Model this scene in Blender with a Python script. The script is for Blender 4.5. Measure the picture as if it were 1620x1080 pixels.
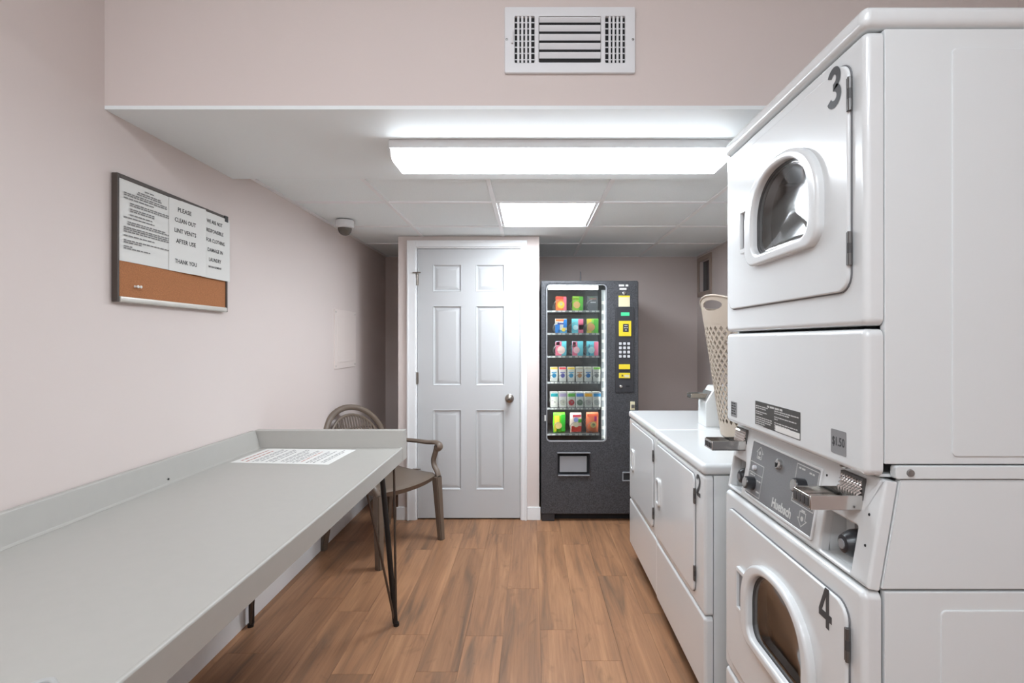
import bpy, bmesh, math, random
from mathutils import Vector, Matrix
random.seed(7)
for o in list(bpy.data.objects): bpy.data.objects.remove(o)
SC = bpy.context.scene
COL = SC.collection
PI = math.pi

# ------------------------------------------------------------------ camera, world, light, exposure
cd = bpy.data.cameras.new('camera'); cam = bpy.data.objects.new('camera', cd); COL.objects.link(cam)
cam.location = (0, 0, 1.347); cam.rotation_euler = (PI/2, 0, 0)
cd.sensor_fit = 'HORIZONTAL'; cd.sensor_width = 36; cd.lens = 36*800/1620
cd.shift_x = -30/1620; cd.shift_y = -1/1620; cd.clip_start = .02
SC.camera = cam
w = bpy.data.worlds.new('world'); SC.world = w; w.use_nodes = True
w.node_tree.nodes['Background'].inputs[0].default_value = (.9, .92, 1, 1)
w.node_tree.nodes['Background'].inputs[1].default_value = .05
SC.view_settings.view_transform = 'Standard'; SC.view_settings.look = 'None'
SC.view_settings.gamma = 1; SC.view_settings.use_curve_mapping = False
SC.view_settings.exposure = 0.95
TUBE_POWER = 9.5       # bulkhead fluorescent lens
PANEL_POWER = 18.0      # lay-in panel
FILL_POWER = 13.0       # unseen fill fixtures added on the main ceiling, behind the camera

# ------------------------------------------------------------------ materials
def lin(c):
    def f(v):
        v /= 255
        return v/12.92 if v <= .04045 else ((v+.055)/1.055)**2.4
    return (f(c[0]), f(c[1]), f(c[2]), 1)
def mat(name, col, rough=.5, metal=0, spec=.5, coat=0, bump=None, var=None, emit=None):
    m = bpy.data.materials.new(name); m.use_nodes = True
    n = m.node_tree.nodes; l = m.node_tree.links; b = n['Principled BSDF']
    c = lin(col)
    b.inputs['Base Color'].default_value = c
    b.inputs['Roughness'].default_value = rough
    b.inputs['Metallic'].default_value = metal
    b.inputs['Specular IOR Level'].default_value = spec
    b.inputs['Coat Weight'].default_value = coat
    if emit:
        b.inputs['Emission Color'].default_value = c
        b.inputs['Emission Strength'].default_value = emit
    if bump or var:
        tc = n.new('ShaderNodeTexCoord')
        if var:   # (scale, amount)
            t = n.new('ShaderNodeTexNoise'); t.inputs['Scale'].default_value = var[0]; t.inputs['Detail'].default_value = 3
            l.new(tc.outputs['Object'], t.inputs['Vector'])
            r = n.new('ShaderNodeMapRange'); r.inputs['From Min'].default_value = .3; r.inputs['From Max'].default_value = .7
            r.inputs['To Min'].default_value = 1-var[1]; r.inputs['To Max'].default_value = 1+var[1]
            l.new(t.outputs['Fac'], r.inputs['Value'])
            x = n.new('ShaderNodeVectorMath'); x.operation = 'SCALE'; x.inputs[0].default_value = c[:3]
            l.new(r.outputs['Result'], x.inputs['Scale']); l.new(x.outputs['Vector'], b.inputs['Base Color'])
        if bump:  # (scale, strength)
            t = n.new('ShaderNodeTexNoise'); t.inputs['Scale'].default_value = bump[0]; t.inputs['Detail'].default_value = 4
            l.new(tc.outputs['Object'], t.inputs['Vector'])
            bn = n.new('ShaderNodeBump'); bn.inputs['Strength'].default_value = bump[1]; bn.inputs['Distance'].default_value = .002
            l.new(t.outputs['Fac'], bn.inputs['Height']); l.new(bn.outputs['Normal'], b.inputs['Normal'])
    return m
def glass_mat(name, tint, refl=0, rough=.02):
    m = bpy.data.materials.new(name); m.use_nodes = True
    n = m.node_tree.nodes; l = m.node_tree.links; n.remove(n['Principled BSDF'])
    t = n.new('ShaderNodeBsdfTransparent'); t.inputs[0].default_value = lin(tint)
    g = n.new('ShaderNodeBsdfGlossy'); g.inputs['Roughness'].default_value = rough
    lw = n.new('ShaderNodeFresnel'); lw.inputs['IOR'].default_value = 1.5
    mx = n.new('ShaderNodeMixShader')
    ad = n.new('ShaderNodeMath'); ad.operation = 'ADD'; ad.use_clamp = True; ad.inputs[1].default_value = refl; l.new(lw.outputs[0], ad.inputs[0])
    l.new(ad.outputs[0], mx.inputs[0]); l.new(t.outputs[0], mx.inputs[1]); l.new(g.outputs[0], mx.inputs[2])
    l.new(mx.outputs[0], n['Material Output'].inputs['Surface'])
    return m
def wood_mat():
    m = bpy.data.materials.new('vinyl_plank'); m.use_nodes = True
    n = m.node_tree.nodes; l = m.node_tree.links; b = n['Principled BSDF']
    tc = n.new('ShaderNodeTexCoord'); oi = n.new('ShaderNodeObjectInfo')
    cb = n.new('ShaderNodeCombineXYZ')
    for i, k in enumerate((37., 91., 13.)):
        mu = n.new('ShaderNodeMath'); mu.operation = 'MULTIPLY'; mu.inputs[1].default_value = k
        l.new(oi.outputs['Random'], mu.inputs[0]); l.new(mu.outputs[0], cb.inputs[i])
    ad = n.new('ShaderNodeVectorMath'); l.new(tc.outputs['Object'], ad.inputs[0]); l.new(cb.outputs[0], ad.inputs[1])
    def noise(sx, sy, detail, dist, rough=.55):
        mp = n.new('ShaderNodeMapping'); mp.inputs['Scale'].default_value = (sx, sy, 1); l.new(ad.outputs[0], mp.inputs[0])
        t = n.new('ShaderNodeTexNoise'); t.inputs['Scale'].default_value = 1; t.inputs['Detail'].default_value = detail
        t.inputs['Roughness'].default_value = rough; t.inputs['Distortion'].default_value = dist
        l.new(mp.outputs[0], t.inputs['Vector']); return t
    a = noise(13, 1.1, 4, .8); f = noise(95, 3.0, 5, .6, .65); k = noise(9, 4.5, 2, 1.6)
    r1 = n.new('ShaderNodeValToRGB'); e = r1.color_ramp.elements
    e[0].position = .28; e[0].color = lin((112, 88, 70)); e[1].position = .74; e[1].color = lin((178, 133, 98))
    x = e.new(.50); x.color = lin((154, 112, 82))
    l.new(a.outputs['Fac'], r1.inputs[0])
    r2 = n.new('ShaderNodeMapRange'); r2.inputs['From Min'].default_value = .32; r2.inputs['From Max'].default_value = .68
    r2.inputs['To Min'].default_value = .86; r2.inputs['To Max'].default_value = 1.1; l.new(f.outputs['Fac'], r2.inputs['Value'])
    r3 = n.new('ShaderNodeMapRange'); r3.inputs['From Min'].default_value = .62; r3.inputs['From Max'].default_value = .78
    r3.inputs['To Min'].default_value = 1.0; r3.inputs['To Max'].default_value = .72; l.new(k.outputs['Fac'], r3.inputs['Value'])
    r4 = n.new('ShaderNodeMapRange'); r4.inputs['To Min'].default_value = .88; r4.inputs['To Max'].default_value = 1.1
    l.new(oi.outputs['Random'], r4.inputs['Value'])
    p1 = n.new('ShaderNodeMath'); p1.operation = 'MULTIPLY'; l.new(r2.outputs[0], p1.inputs[0]); l.new(r3.outputs[0], p1.inputs[1])
    p2 = n.new('ShaderNodeMath'); p2.operation = 'MULTIPLY'; l.new(p1.outputs[0], p2.inputs[0]); l.new(r4.outputs[0], p2.inputs[1])
    s = n.new('ShaderNodeVectorMath'); s.operation = 'SCALE'; l.new(r1.outputs[0], s.inputs[0]); l.new(p2.outputs[0], s.inputs['Scale'])
    l.new(s.outputs[0], b.inputs['Base Color'])
    b.inputs['Roughness'].default_value = .42; b.inputs['Specular IOR Level'].default_value = .35
    bn = n.new('ShaderNodeBump'); bn.inputs['Strength'].default_value = .12; bn.inputs['Distance'].default_value = .001
    l.new(f.outputs['Fac'], bn.inputs['Height']); l.new(bn.outputs[0], b.inputs['Normal'])
    return m
M = dict(
 wall=mat('beige_pink_wall_paint', (217, 205, 200), .62, bump=(260, .06), spec=.3),
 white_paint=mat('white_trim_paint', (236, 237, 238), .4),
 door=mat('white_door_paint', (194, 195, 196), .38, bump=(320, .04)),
 soffit=mat('white_ceiling_paint', (236, 241, 242), .55, bump=(300, .05)),
 tile=mat('acoustic_tile', (238, 244, 245), .8, bump=(420, .25), var=(160, .03)),
 grid=mat('grid_bar_white', (240, 240, 241), .45),
 wood=wood_mat(),
 sub=mat('floor_seam', (92, 72, 58), .8),
 appl=mat('white_enamel', (220, 222, 222), .2, spec=.5, coat=.3),
 appl2=mat('white_enamel_satin', (220, 223, 223), .3, spec=.5),
 seam=mat('grey_door_seam', (112, 112, 114), .7),
 gap=mat('dark_gap', (38, 38, 40), .8),
 lam=mat('grey_laminate', (170, 167, 161), .38, var=(30, .012)),
 black=mat('black_painted_steel', (22, 21, 21), .4),
 hair=mat('dark_bronze_rod', (92, 82, 74), .35, metal=.6),
 resin=mat('brown_resin', (108, 94, 82), .45, bump=(200, .06)),
 resin2=mat('brown_resin_weave', (98, 84, 73), .5, bump=(120, .4)),
 chrome=mat('chrome', (205, 203, 200), .14, metal=1),
 hinge=mat('hinge_steel', (108, 107, 106), .4, metal=.7),
 steel=mat('dull_steel', (150, 148, 146), .35, metal=.9),
 nickel=mat('satin_nickel', (150, 142, 134), .3, metal=.95),
 console=mat('grey_console_label', (122, 123, 125), .45, var=(400, .06)),
 labelgrey=mat('grey_sticker', (138, 138, 139), .5),
 labeldark=mat('dark_warning_sticker', (72, 71, 69), .5),
 printlight=mat('light_print', (196, 196, 193), .6),
 printdark=mat('dark_print', (52, 51, 51), .6),
 printgrey=mat('grey_print', (128, 126, 125), .7),
 printred=mat('red_print', (176, 112, 104), .7),
 number=mat('number_vinyl', (66, 67, 69), .5),
 paper=mat('paper', (222, 221, 217), .75),
 cork=mat('cork', (170, 112, 72), .9, var=(300, .18), bump=(300, .5)),
 boardframe=mat('board_frame_dark', (72, 62, 56), .5),
 alu=mat('aluminium_rail', (205, 200, 192), .35, metal=.5),
 drum=mat('drum_steel', (196, 190, 184), .4, metal=.3),
 gasket=mat('dark_gasket', (70, 70, 70), .5),
 vend=mat('charcoal_speckle', (66, 67, 71), .5, var=(130, .5), bump=(400, .2)),
 vendin=mat('machine_interior', (92, 94, 98), .5),
 vendpanel=mat('control_panel_black', (52, 52, 56), .4),
 yellow=mat('yellow_plastic', (226, 203, 48), .45),
 lcd=mat('green_display', (60, 170, 120), .3, emit=.5),
 cream=mat('cream_sticker', (216, 208, 176), .6),
 key=mat('keypad_key', (206, 207, 210), .35),
 flap=mat('grey_flap', (150, 152, 156), .35),
 wire=mat('coil_wire', (168, 170, 172), .3, metal=.8),
 tan=mat('tan_plastic', (174, 160, 145), .5),
 dome=mat('smoked_dome', (90, 82, 74), .1, spec=.6),
 camwhite=mat('camera_white', (226, 226, 226), .4),
 vent=mat('vent_white', (228, 229, 231), .4),
 ventdark=mat('duct_dark', (34, 34, 36), .8),
 darkpane=mat('dark_pane', (62, 62, 66), .12, spec=.6),
 wallframe=mat('taupe_frame', (168, 150, 138), .6),
 greyplastic=mat('grey_plastic', (168, 168, 166), .35),
 knobdark=mat('knob_dark', (44, 45, 48), .3),
 glass=glass_mat('window_glass', (232, 236, 236)),
 bowl=glass_mat('dryer_glass', (224, 221, 216), refl=.16, rough=.1),
 tube=mat('lit_fluorescent_lens', (238, 247, 255), .4, emit=TUBE_POWER),
 panel=mat('lit_panel_lens', (238, 247, 255), .4, emit=PANEL_POWER),
 room=mat('lit_fill_lens', (238, 247, 255), .4, emit=FILL_POWER),  # lens of the added fill fixtures
 fillstrip=mat('lit_fill_strip', (250, 250, 246), .4, emit=30),  # glow of the strips added to brighten the packets
 lamp=mat('lit_machine_lamp', (248, 248, 240), .4, emit=6),
)
def colour(c, rough=.4):
    k = 'print_%d_%d_%d' % c
    if k not in M: M[k] = mat(k, c, rough)
    return M[k]

# ------------------------------------------------------------------ mesh helpers
BASE = {}
def obj(name, bm, m, parent=None, local=False, smooth=40, base=None, wn=True):
    """link one bmesh as one mesh object; vertices are given in world space unless local"""
    off = Vector((0, 0, 0))
    if parent is not None and not local: off = BASE.get(parent.name, Vector((0, 0, 0)))
    if base is not None: off = Vector(base)
    me = bpy.data.meshes.new(name)
    if off.length: bmesh.ops.translate(bm, verts=bm.verts[:], vec=-off)
    bmesh.ops.recalc_face_normals(bm, faces=bm.faces[:])
    bm.to_mesh(me); bm.free()
    for p in me.polygons: p.use_smooth = True
    me.set_sharp_from_angle(angle=math.radians(smooth))
    ms = m if isinstance(m, (list, tuple)) else [m]
    for x in ms: me.materials.append(M[x] if isinstance(x, str) else x)
    o = bpy.data.objects.new(name, me); COL.objects.link(o)
    if wn:
        md = o.modifiers.new('normals', 'WEIGHTED_NORMAL'); md.mode = 'FACE_AREA'; md.weight = 100; md.keep_sharp = True
    if parent is not None:
        o.parent = parent; BASE[o.name] = off
    else:
        if base is not None: o.location = off
        BASE[o.name] = off
    return o
def tag(o, label=None, cat=None, group=None, kind=None):
    if label: o['label'] = label
    if cat: o['category'] = cat
    if group: o['group'] = group
    if kind: o['kind'] = kind
    return o
def thing(name, loc, label, cat, group=None, rz=0):
    o = bpy.data.objects.new(name, None); COL.objects.link(o); o.location = loc; o.rotation_euler = (0, 0, rz)
    o.empty_display_size = .1
    BASE[o.name] = Vector(loc)
    return tag(o, label, cat, group)
def struct(o): o['kind'] = 'structure'; return o
def B(): return bmesh.new()
def merge(bm, other):
    me = bpy.data.meshes.new('t'); other.to_mesh(me); other.free(); bm.from_mesh(me); bpy.data.meshes.remove(me); return bm
def box(bm, x0, x1, y0, y1, z0, z1, bev=0, seg=2, mi=0):
    t = bmesh.new(); bmesh.ops.create_cube(t, size=1)
    bmesh.ops.scale(t, vec=(abs(x1-x0), abs(y1-y0), abs(z1-z0)), verts=t.verts)
    bmesh.ops.translate(t, vec=((x0+x1)/2, (y0+y1)/2, (z0+z1)/2), verts=t.verts)
    if bev: bmesh.ops.bevel(t, geom=t.edges[:], offset=bev, segments=seg, affect='EDGES', profile=.5)
    for f in t.faces: f.material_index = mi
    return merge(bm, t)
def bx(*a, **k): return box(bmesh.new(), *a, **k)
def rrect(u0, u1, v0, v1, r, n=6):
    p = []
    for cx, cy, a in ((u1-r, v1-r, 0), (u0+r, v1-r, 90), (u0+r, v0+r, 180), (u1-r, v0+r, 270)):
        for i in range(n+1):
            t = math.radians(a+90*i/n); p.append((cx+r*math.cos(t), cy+r*math.sin(t)))
    return p
def circ(cu, cv, r, n=20): return [(cu+r*math.cos(2*PI*i/n), cv+r*math.sin(2*PI*i/n)) for i in range(n)]
# facings: u across, v up, w towards the viewer
def fmx(x0): return lambda u, v, w: Vector((x0-w, u, v))       # faces -x, u = world y
def fpx(x0): return lambda u, v, w: Vector((x0+w, u, v))       # faces +x
def fmy(y0): return lambda u, v, w: Vector((u, y0-w, v))       # faces -y
def fup(z0): return lambda u, v, w: Vector((u, v, z0+w))
def plate(bm, F, outer, holes=(), w0=0, w1=.01, bev=0, seg=2, mi=0):
    t = bmesh.new(); es = []
    for lp in [outer]+list(holes):
        vs = [t.verts.new((u, v, w0)) for u, v in lp]
        es += [t.edges.new((vs[i], vs[(i+1) % len(vs)])) for i in range(len(vs))]
    if holes: bmesh.ops.triangle_fill(t, edges=es, use_beauty=True)
    else: t.faces.new([v for v in t.verts])
    r = bmesh.ops.extrude_face_region(t, geom=t.faces[:])
    vs = [g for g in r['geom'] if isinstance(g, bmesh.types.BMVert)]
    bmesh.ops.translate(t, verts=vs, vec=(0, 0, w1-w0))
    bmesh.ops.recalc_face_normals(t, faces=t.faces[:])
    if bev:
        es = [e for e in t.edges if all(abs(v.co.z-w1) < 1e-6 for v in e.verts) and len(e.link_faces) == 2 and e.calc_face_angle(0) > 1.0]
        bmesh.ops.bevel(t, geom=es, offset=bev, segments=seg, affect='EDGES', profile=.5)
    for f in t.faces: f.material_index = mi
    for v in t.verts: v.co = F(*v.co)
    return merge(bm, t)
def pl(*a, **k): return plate(bmesh.new(), *a, **k)
def ring(bm, F, outer, inner, w0, w1, bev=0, seg=3): return plate(bm, F, outer, [inner], w0, w1, bev, seg)
def tube(bm, pts, r, n=8, cap=True, flat=1.0, closed=False):
    pts = [Vector(p) for p in pts]; rs = r if isinstance(r, (list, tuple)) else [r]*len(pts)
    rings = []; up = None
    N = len(pts)
    for i, p in enumerate(pts):
        if closed: d = (pts[(i+1) % N]-pts[i-1]).normalized()
        else: d = ((pts[min(i+1, N-1)]-pts[max(i-1, 0)])).normalized()
        if up is None:
            up = Vector((0, 0, 1)) if abs(d.z) < .9 else Vector((1, 0, 0))
        a = d.cross(up).normalized(); b = a.cross(d).normalized(); up = b
        rings.append([bm.verts.new(p+a*rs[i]*math.cos(2*PI*k/n)+b*rs[i]*flat*math.sin(2*PI*k/n)) for k in range(n)])
    for i in range(N if closed else N-1):
        A, C = rings[i], rings[(i+1) % N]
        for k in range(n): bm.faces.new((A[k], A[(k+1) % n], C[(k+1) % n], C[k]))
    if cap and not closed:
        bm.faces.new(rings[0][::-1]); bm.faces.new(rings[-1])
    return bm
def smooth_path(pts, sub=5):
    pts = [Vector(p) for p in pts]; out = []
    for i in range(len(pts)-1):
        p0, p1, p2, p3 = pts[max(i-1, 0)], pts[i], pts[i+1], pts[min(i+2, len(pts)-1)]
        for s in range(sub):
            t = s/sub
            out.append(.5*((2*p1)+(p2-p0)*t+(2*p0-5*p1+4*p2-p3)*t*t+(3*p1-p0-3*p2+p3)*t**3))
    out.append(pts[-1]); return out
def lathe(bm, prof, F, n=20, cap0=True, cap1=True):
    """prof = [(r, w)...]; F maps (u, v, w) with the axis along w"""
    rr = []
    for r, w_ in prof: rr.append([bm.verts.new(F(r*math.cos(2*PI*k/n), r*math.sin(2*PI*k/n), w_)) for k in range(n)])
    for i in range(len(rr)-1):
        for k in range(n): bm.faces.new((rr[i][k], rr[i][(k+1) % n], rr[i+1][(k+1) % n], rr[i+1][k]))
    if cap0: bm.faces.new(rr[0][::-1])
    if cap1: bm.faces.new(rr[-1])
    return bm
def shift(F, u0, v0, w0=0): return lambda u, v, w: F(u+u0, v+v0, w+w0)
def prism_y(bm, prof, y0, y1, bev=0, seg=2):
    """profile in (x, z) swept along y"""
    t = bmesh.new(); vs = [t.verts.new((x, y0, z)) for x, z in prof]; f = t.faces.new(vs)
    r = bmesh.ops.extrude_face_region(t, geom=[f]); bmesh.ops.translate(t, verts=[g for g in r['geom'] if isinstance(g, bmesh.types.BMVert)], vec=(0, y1-y0, 0))
    bmesh.ops.recalc_face_normals(t, faces=t.faces[:])
    if bev: bmesh.ops.bevel(t, geom=t.edges[:], offset=bev, segments=seg, affect='EDGES')
    return merge(bm, t)
def text_bm(body, F, u, v, h, flip=1, bold=.0, wfit=None, depth=.0006, align='CENTER', w0=0):
    """lettering as a mesh: cap height about h, centred on (u, v); flip = -1 when u runs right to left for the reader"""
    c = bpy.data.curves.new('t', 'FONT'); c.body = body; c.size = 1; c.offset = bold; c.resolution_u = 2
    c.align_x = align; c.align_y = 'CENTER'
    o = bpy.data.objects.new('t', c); COL.objects.link(o)
    dg = bpy.context.evaluated_depsgraph_get(); me = bpy.data.meshes.new_from_object(o.evaluated_get(dg))
    bpy.data.objects.remove(o); bpy.data.curves.remove(c)
    bm = bmesh.new(); bm.from_mesh(me); bpy.data.meshes.remove(me)
    xs = [q.co.x for q in bm.verts]; ys = [q.co.y for q in bm.verts]
    s = h/(max(ys)-min(ys)); sx = s if wfit is None else wfit/(max(xs)-min(xs))
    cx = (max(xs)+min(xs))/2 if align == 'CENTER' else min(xs); cy = (max(ys)+min(ys))/2
    r = bmesh.ops.extrude_face_region(bm, geom=bm.faces[:])
    bmesh.ops.translate(bm, verts=[g for g in r['geom'] if isinstance(g, bmesh.types.BMVert)], vec=(0, 0, 1))
    for q in bm.verts: q.co = F(u+flip*(q.co.x-cx)*sx, v+(q.co.y-cy)*s, w0+q.co.z*depth)
    return bm
def dashes(bm, F, u0, v0, length, h, flip=1, w0=.0002, seed=0):
    """an illegible printed line: word-length bars"""
    rg = random.Random(seed); p = 0
    while p < length-h:
        wl = min(rg.uniform(1.5, 4.5)*h*1.2, length-p)
        a, b = u0+flip*p, u0+flip*(p+wl)
        vs = [bm.verts.new(F(*c, w0)) for c in ((a, v0), (b, v0), (b, v0+h), (a, v0+h))]
        bm.faces.new(vs); p += wl+h*.7
    return bm

# ------------------------------------------------------------------ the room shell
XL, XR, YB, YF = -1.36, 1.556, 4.73, -1.7      # left, right, far, behind the camera
ZC, ZD, ZS = 2.72, 2.135, 2.085                # main ceiling, dropped ceiling, bulkhead underside
YS0, YS1 = 1.613, 2.306                        # bulkhead front and rear
CX0, CX1, CY = -1.0, .062, 3.81                # closet front
T = .08
floor = struct(obj('floor', bx(XL-T, XR+T, YF-T, YB+T, -.1, -.006), 'sub'))
struct(obj('wall_left', bx(XL-T, XL, YF-T, YB+T, -.006, ZC), 'wall'))
wr = struct(obj('wall_right', box(box(box(box(B(), XR, XR+T, YF-T, 4.385, -.006, ZC), XR, XR+T, 4.655, YB+T, -.006, ZC), XR, XR+T, 4.385, 4.655, -.006, 1.79), XR, XR+T, 4.385, 4.655, 2.07, ZC), 'wall'))
struct(obj('wall_back', bx(XL, XR, YB, YB+T, -.006, ZC), 'wall'))
struct(obj('wall_front', bx(XL, XR, YF-T, YF, -.006, ZC), 'wall'))
struct(obj('ceiling', bx(XL-T, XR+T, YF-T, YB+T, ZC, ZC+.1), 'soffit'))
bulk = struct(obj('wall_bulkhead', bx(XL, XR, YS0, YS1, ZS+.012, ZC), 'wall'))
obj('soffit_panel', bx(XL, XR, YS0, YS1, ZS, ZS+.012), 'soffit', bulk)
# dropped ceiling: grid bars and lay-in tiles
dc = struct(obj('ceiling_dropped', bx(XL, XR, YS1, YB, ZD+.16, ZD+.18), 'soffit'))
gx = [-.82, -.21, .40, 1.01]; gy = [2.306, 2.88, 3.49, 4.10, 4.71]
for x in gx: obj('grid_bar', bx(x-.012, x+.012, YS1, YB, ZD-.004, ZD+.03, bev=.002), 'grid', dc)
for y in gy[1:-1]:
    xe = [XL]+gx+[XR]
    for a, b in zip(xe[:-1], xe[1:]): obj('grid_bar', bx(a+.012, b-.012, y-.012, y+.012, ZD-.0035, ZD+.03, bev=.002), 'grid', dc)
for a in ((XL, XL+.022, YS1, YB), (XR-.022, XR, YS1, YB), (XL, XR, YS1, YS1+.022), (XL, XR, YB-.022, YB)):
    obj('wall_angle', bx(*a, ZD-.004, ZD+.001), 'grid', dc)
xe = [XL]+gx+[XR]; ye = gy[:-1]+[YB]
for i in range(len(xe)-1):
    for j in range(len(ye)-1):
        if i == 2 and j == 1: continue
        obj('ceiling_tile', bx(xe[i]+.002, xe[i+1]-.002, ye[j]+.002, ye[j+1]-.002, ZD+.003, ZD+.018), 'tile', dc)
# closet box with its door opening
closet = struct(obj('wall_closet', box(box(box(B(), CX0, -.862, CY, CY+.1, 0, ZD), -.076, CX1, CY, CY+.1, 0, ZD), -.862, -.076, CY, CY+.1, 2.045, ZD), 'wall'))
obj('side_wall', box(box(B(), CX0, CX0+.1, CY+.1, YB, 0, ZD), CX1-.1, CX1, CY+.1, YB, 0, ZD), 'wall', closet)
obj('dark_back', bx(-.9, -.04, CY+.1, CY+.11, 0, 2.1), 'gap', closet)
# baseboards
def baseboard(name, prof_boxes): return struct(obj(name, prof_boxes, 'white_paint'))
baseboard('baseboard_left', bx(XL, XL+.012, YF, YB, 0, .098, bev=.003))
baseboard('baseboard_back', box(bx(XL+.012, CX0, YB-.012, YB, 0, .098, bev=.003), CX1, XR, YB-.012, YB, 0, .098, bev=.003))
baseboard('baseboard_closet', box(bx(CX0-.012, -.932, CY-.012, CY, 0, .098, bev=.003), -.028, CX1+.010, CY-.012, CY, 0, .098, bev=.003))
baseboard('baseboard_right', bx(XR-.012, XR, 3.2, YB-.012, 0, .098, bev=.003))
# planks
Wp, Lp = .17, 1.22
joint = {0: 2.358, 1: 2.13, -2: 2.31, -3: 2.06, -4: 2.32, -5: 2.045, -7: 2.65, -1: 2.75, 2: 2.9, -6: 2.52, 3: 2.5}
cache = {}
for i in range(-9, 9):
    a, b = .042+i*Wp, .042+(i+1)*Wp
    a, b = max(a, XL), min(b, XR)
    if b-a < .01: continue
    j0 = joint.get(i, random.uniform(2, 3.2)); y = j0-Lp*math.ceil((j0-YF)/Lp)
    while y < YB:
        c, d = max(y, YF), min(y+Lp, YB); y += Lp
        if d-c < .02: continue
        key = (round(b-a, 3), round(d-c, 3)); loc = Vector(((a+b)/2, (c+d)/2, 0))
        if key not in cache:
            o = obj('plank', bx(a+.0005, b-.0005, c+.0005, d-.0005, -.006, 0), 'wood', floor, base=loc); cache[key] = o.data
        else:
            o = bpy.data.objects.new('plank', cache[key]); COL.objects.link(o); o.parent = floor
        o.location = loc
# ------------------------------------------------------------------ closet door
F = fmy(CY+.005)
tr = struct(obj('trim_1', B() if False else bx(-.930, -.866, CY-.018, CY, 0, 2.10, bev=.004), 'white_paint'))
obj('casing', bx(-.072, -.030, CY-.018, CY, 0, 2.10, bev=.004), 'white_paint', tr)
obj('casing', bx(-.866, -.072, CY-.018, CY, 2.052, 2.10, bev=.004), 'white_paint', tr)
obj('casing_bead', box(box(bx(-.930, -.915, CY-.024, CY-.018, 0, 2.10, bev=.003), -.045, -.030, CY-.024, CY-.018, 0, 2.10, bev=.003), -.915, -.045, CY-.024, CY-.018, 2.086, 2.10, bev=.003), 'white_paint', tr)
obj('jamb', box(box(bx(-.866, -.8575, CY-.004, CY+.09, 0, 2.052), -.0795, -.072, CY-.004, CY+.09, 0, 2.052), -.8575, -.0795, CY-.004, CY+.09, 2.043, 2.052), 'white_paint', tr)
DX0, DX1, DZ0, DZ1 = -.8545, -.0825, .012, 2.040
yd = CY+.004
def px2(px, py): return ((px-840)*CY/800, 1.347-(py-539)*CY/800)
pu = [(px2(684.5, 0)[0], px2(730, 0)[0]), (px2(752.5, 0)[0], px2(798, 0)[0])]
pv = [(px2(0, 461.5)[1], px2(0, 418)[1]), (px2(0, 610)[1], px2(0, 483.5)[1]), (px2(0, 775)[1], px2(0, 648)[1])]
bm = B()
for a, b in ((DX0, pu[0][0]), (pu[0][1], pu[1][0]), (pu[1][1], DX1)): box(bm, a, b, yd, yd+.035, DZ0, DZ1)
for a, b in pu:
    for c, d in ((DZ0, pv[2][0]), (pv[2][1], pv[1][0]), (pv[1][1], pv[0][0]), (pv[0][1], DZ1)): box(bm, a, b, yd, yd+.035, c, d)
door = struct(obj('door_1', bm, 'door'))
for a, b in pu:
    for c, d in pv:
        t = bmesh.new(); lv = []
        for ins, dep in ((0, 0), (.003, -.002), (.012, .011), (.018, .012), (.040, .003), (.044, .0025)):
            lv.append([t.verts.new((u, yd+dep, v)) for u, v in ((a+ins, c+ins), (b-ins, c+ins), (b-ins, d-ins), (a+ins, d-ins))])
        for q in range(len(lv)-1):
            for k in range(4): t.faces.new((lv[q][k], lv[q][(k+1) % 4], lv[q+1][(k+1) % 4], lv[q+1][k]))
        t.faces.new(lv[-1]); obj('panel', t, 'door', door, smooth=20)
Fd = fmy(yd)
kx, kz = px2(806, 630)
kn = obj('door_knob', lathe(B(), [(.033, 0), (.033, .004), (.028, .009), (.013, .012), (.012, .030), (.022, .036), (.028, .048), (.027, .060), (.018, .068), (.006, .071)], shift(Fd, kx, kz), 28), 'nickel', door)
obj('keyhole', lathe(B(), [(.007, .0705), (.007, .0725)], shift(Fd, kx, kz), 14), 'gap', kn)
obj('latch_plate', bx(-.081, -.0785, yd-.004, yd+.02, kz-.03, kz+.03), 'nickel', door)
for hz in (1.81, 1.066, .34):
    h = obj('hinge', box(tube(B(), [(-.8575, yd-.008, hz-.045), (-.8575, yd-.008, hz+.045)], .0065, 10), -.866, -.848, yd-.003, yd+.001, hz-.044, hz+.044), 'nickel', door)
    if hz != 1.066:
        obj('hinge_stop', tube(tube(B(), [(-.885, yd-.030, hz+.048), (-.825, yd-.030, hz+.048)], .005, 8), [(-.8575, yd-.008, hz+.048), (-.8575, yd-.03, hz+.048)], .004, 8), 'nickel', h)
# dark glazed opening in the right wall
wn = struct(obj('window_1', ring(B(), fmx(XR), rrect(4.345, 4.695, 1.75, 2.11, .006, 2), rrect(4.385, 4.655, 1.79, 2.07, .004, 2), 0, .014, .003), 'wallframe'))
obj('pane', bx(XR+.03, XR+.036, 4.385, 4.655, 1.79, 2.07), 'darkpane', wn)
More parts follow.
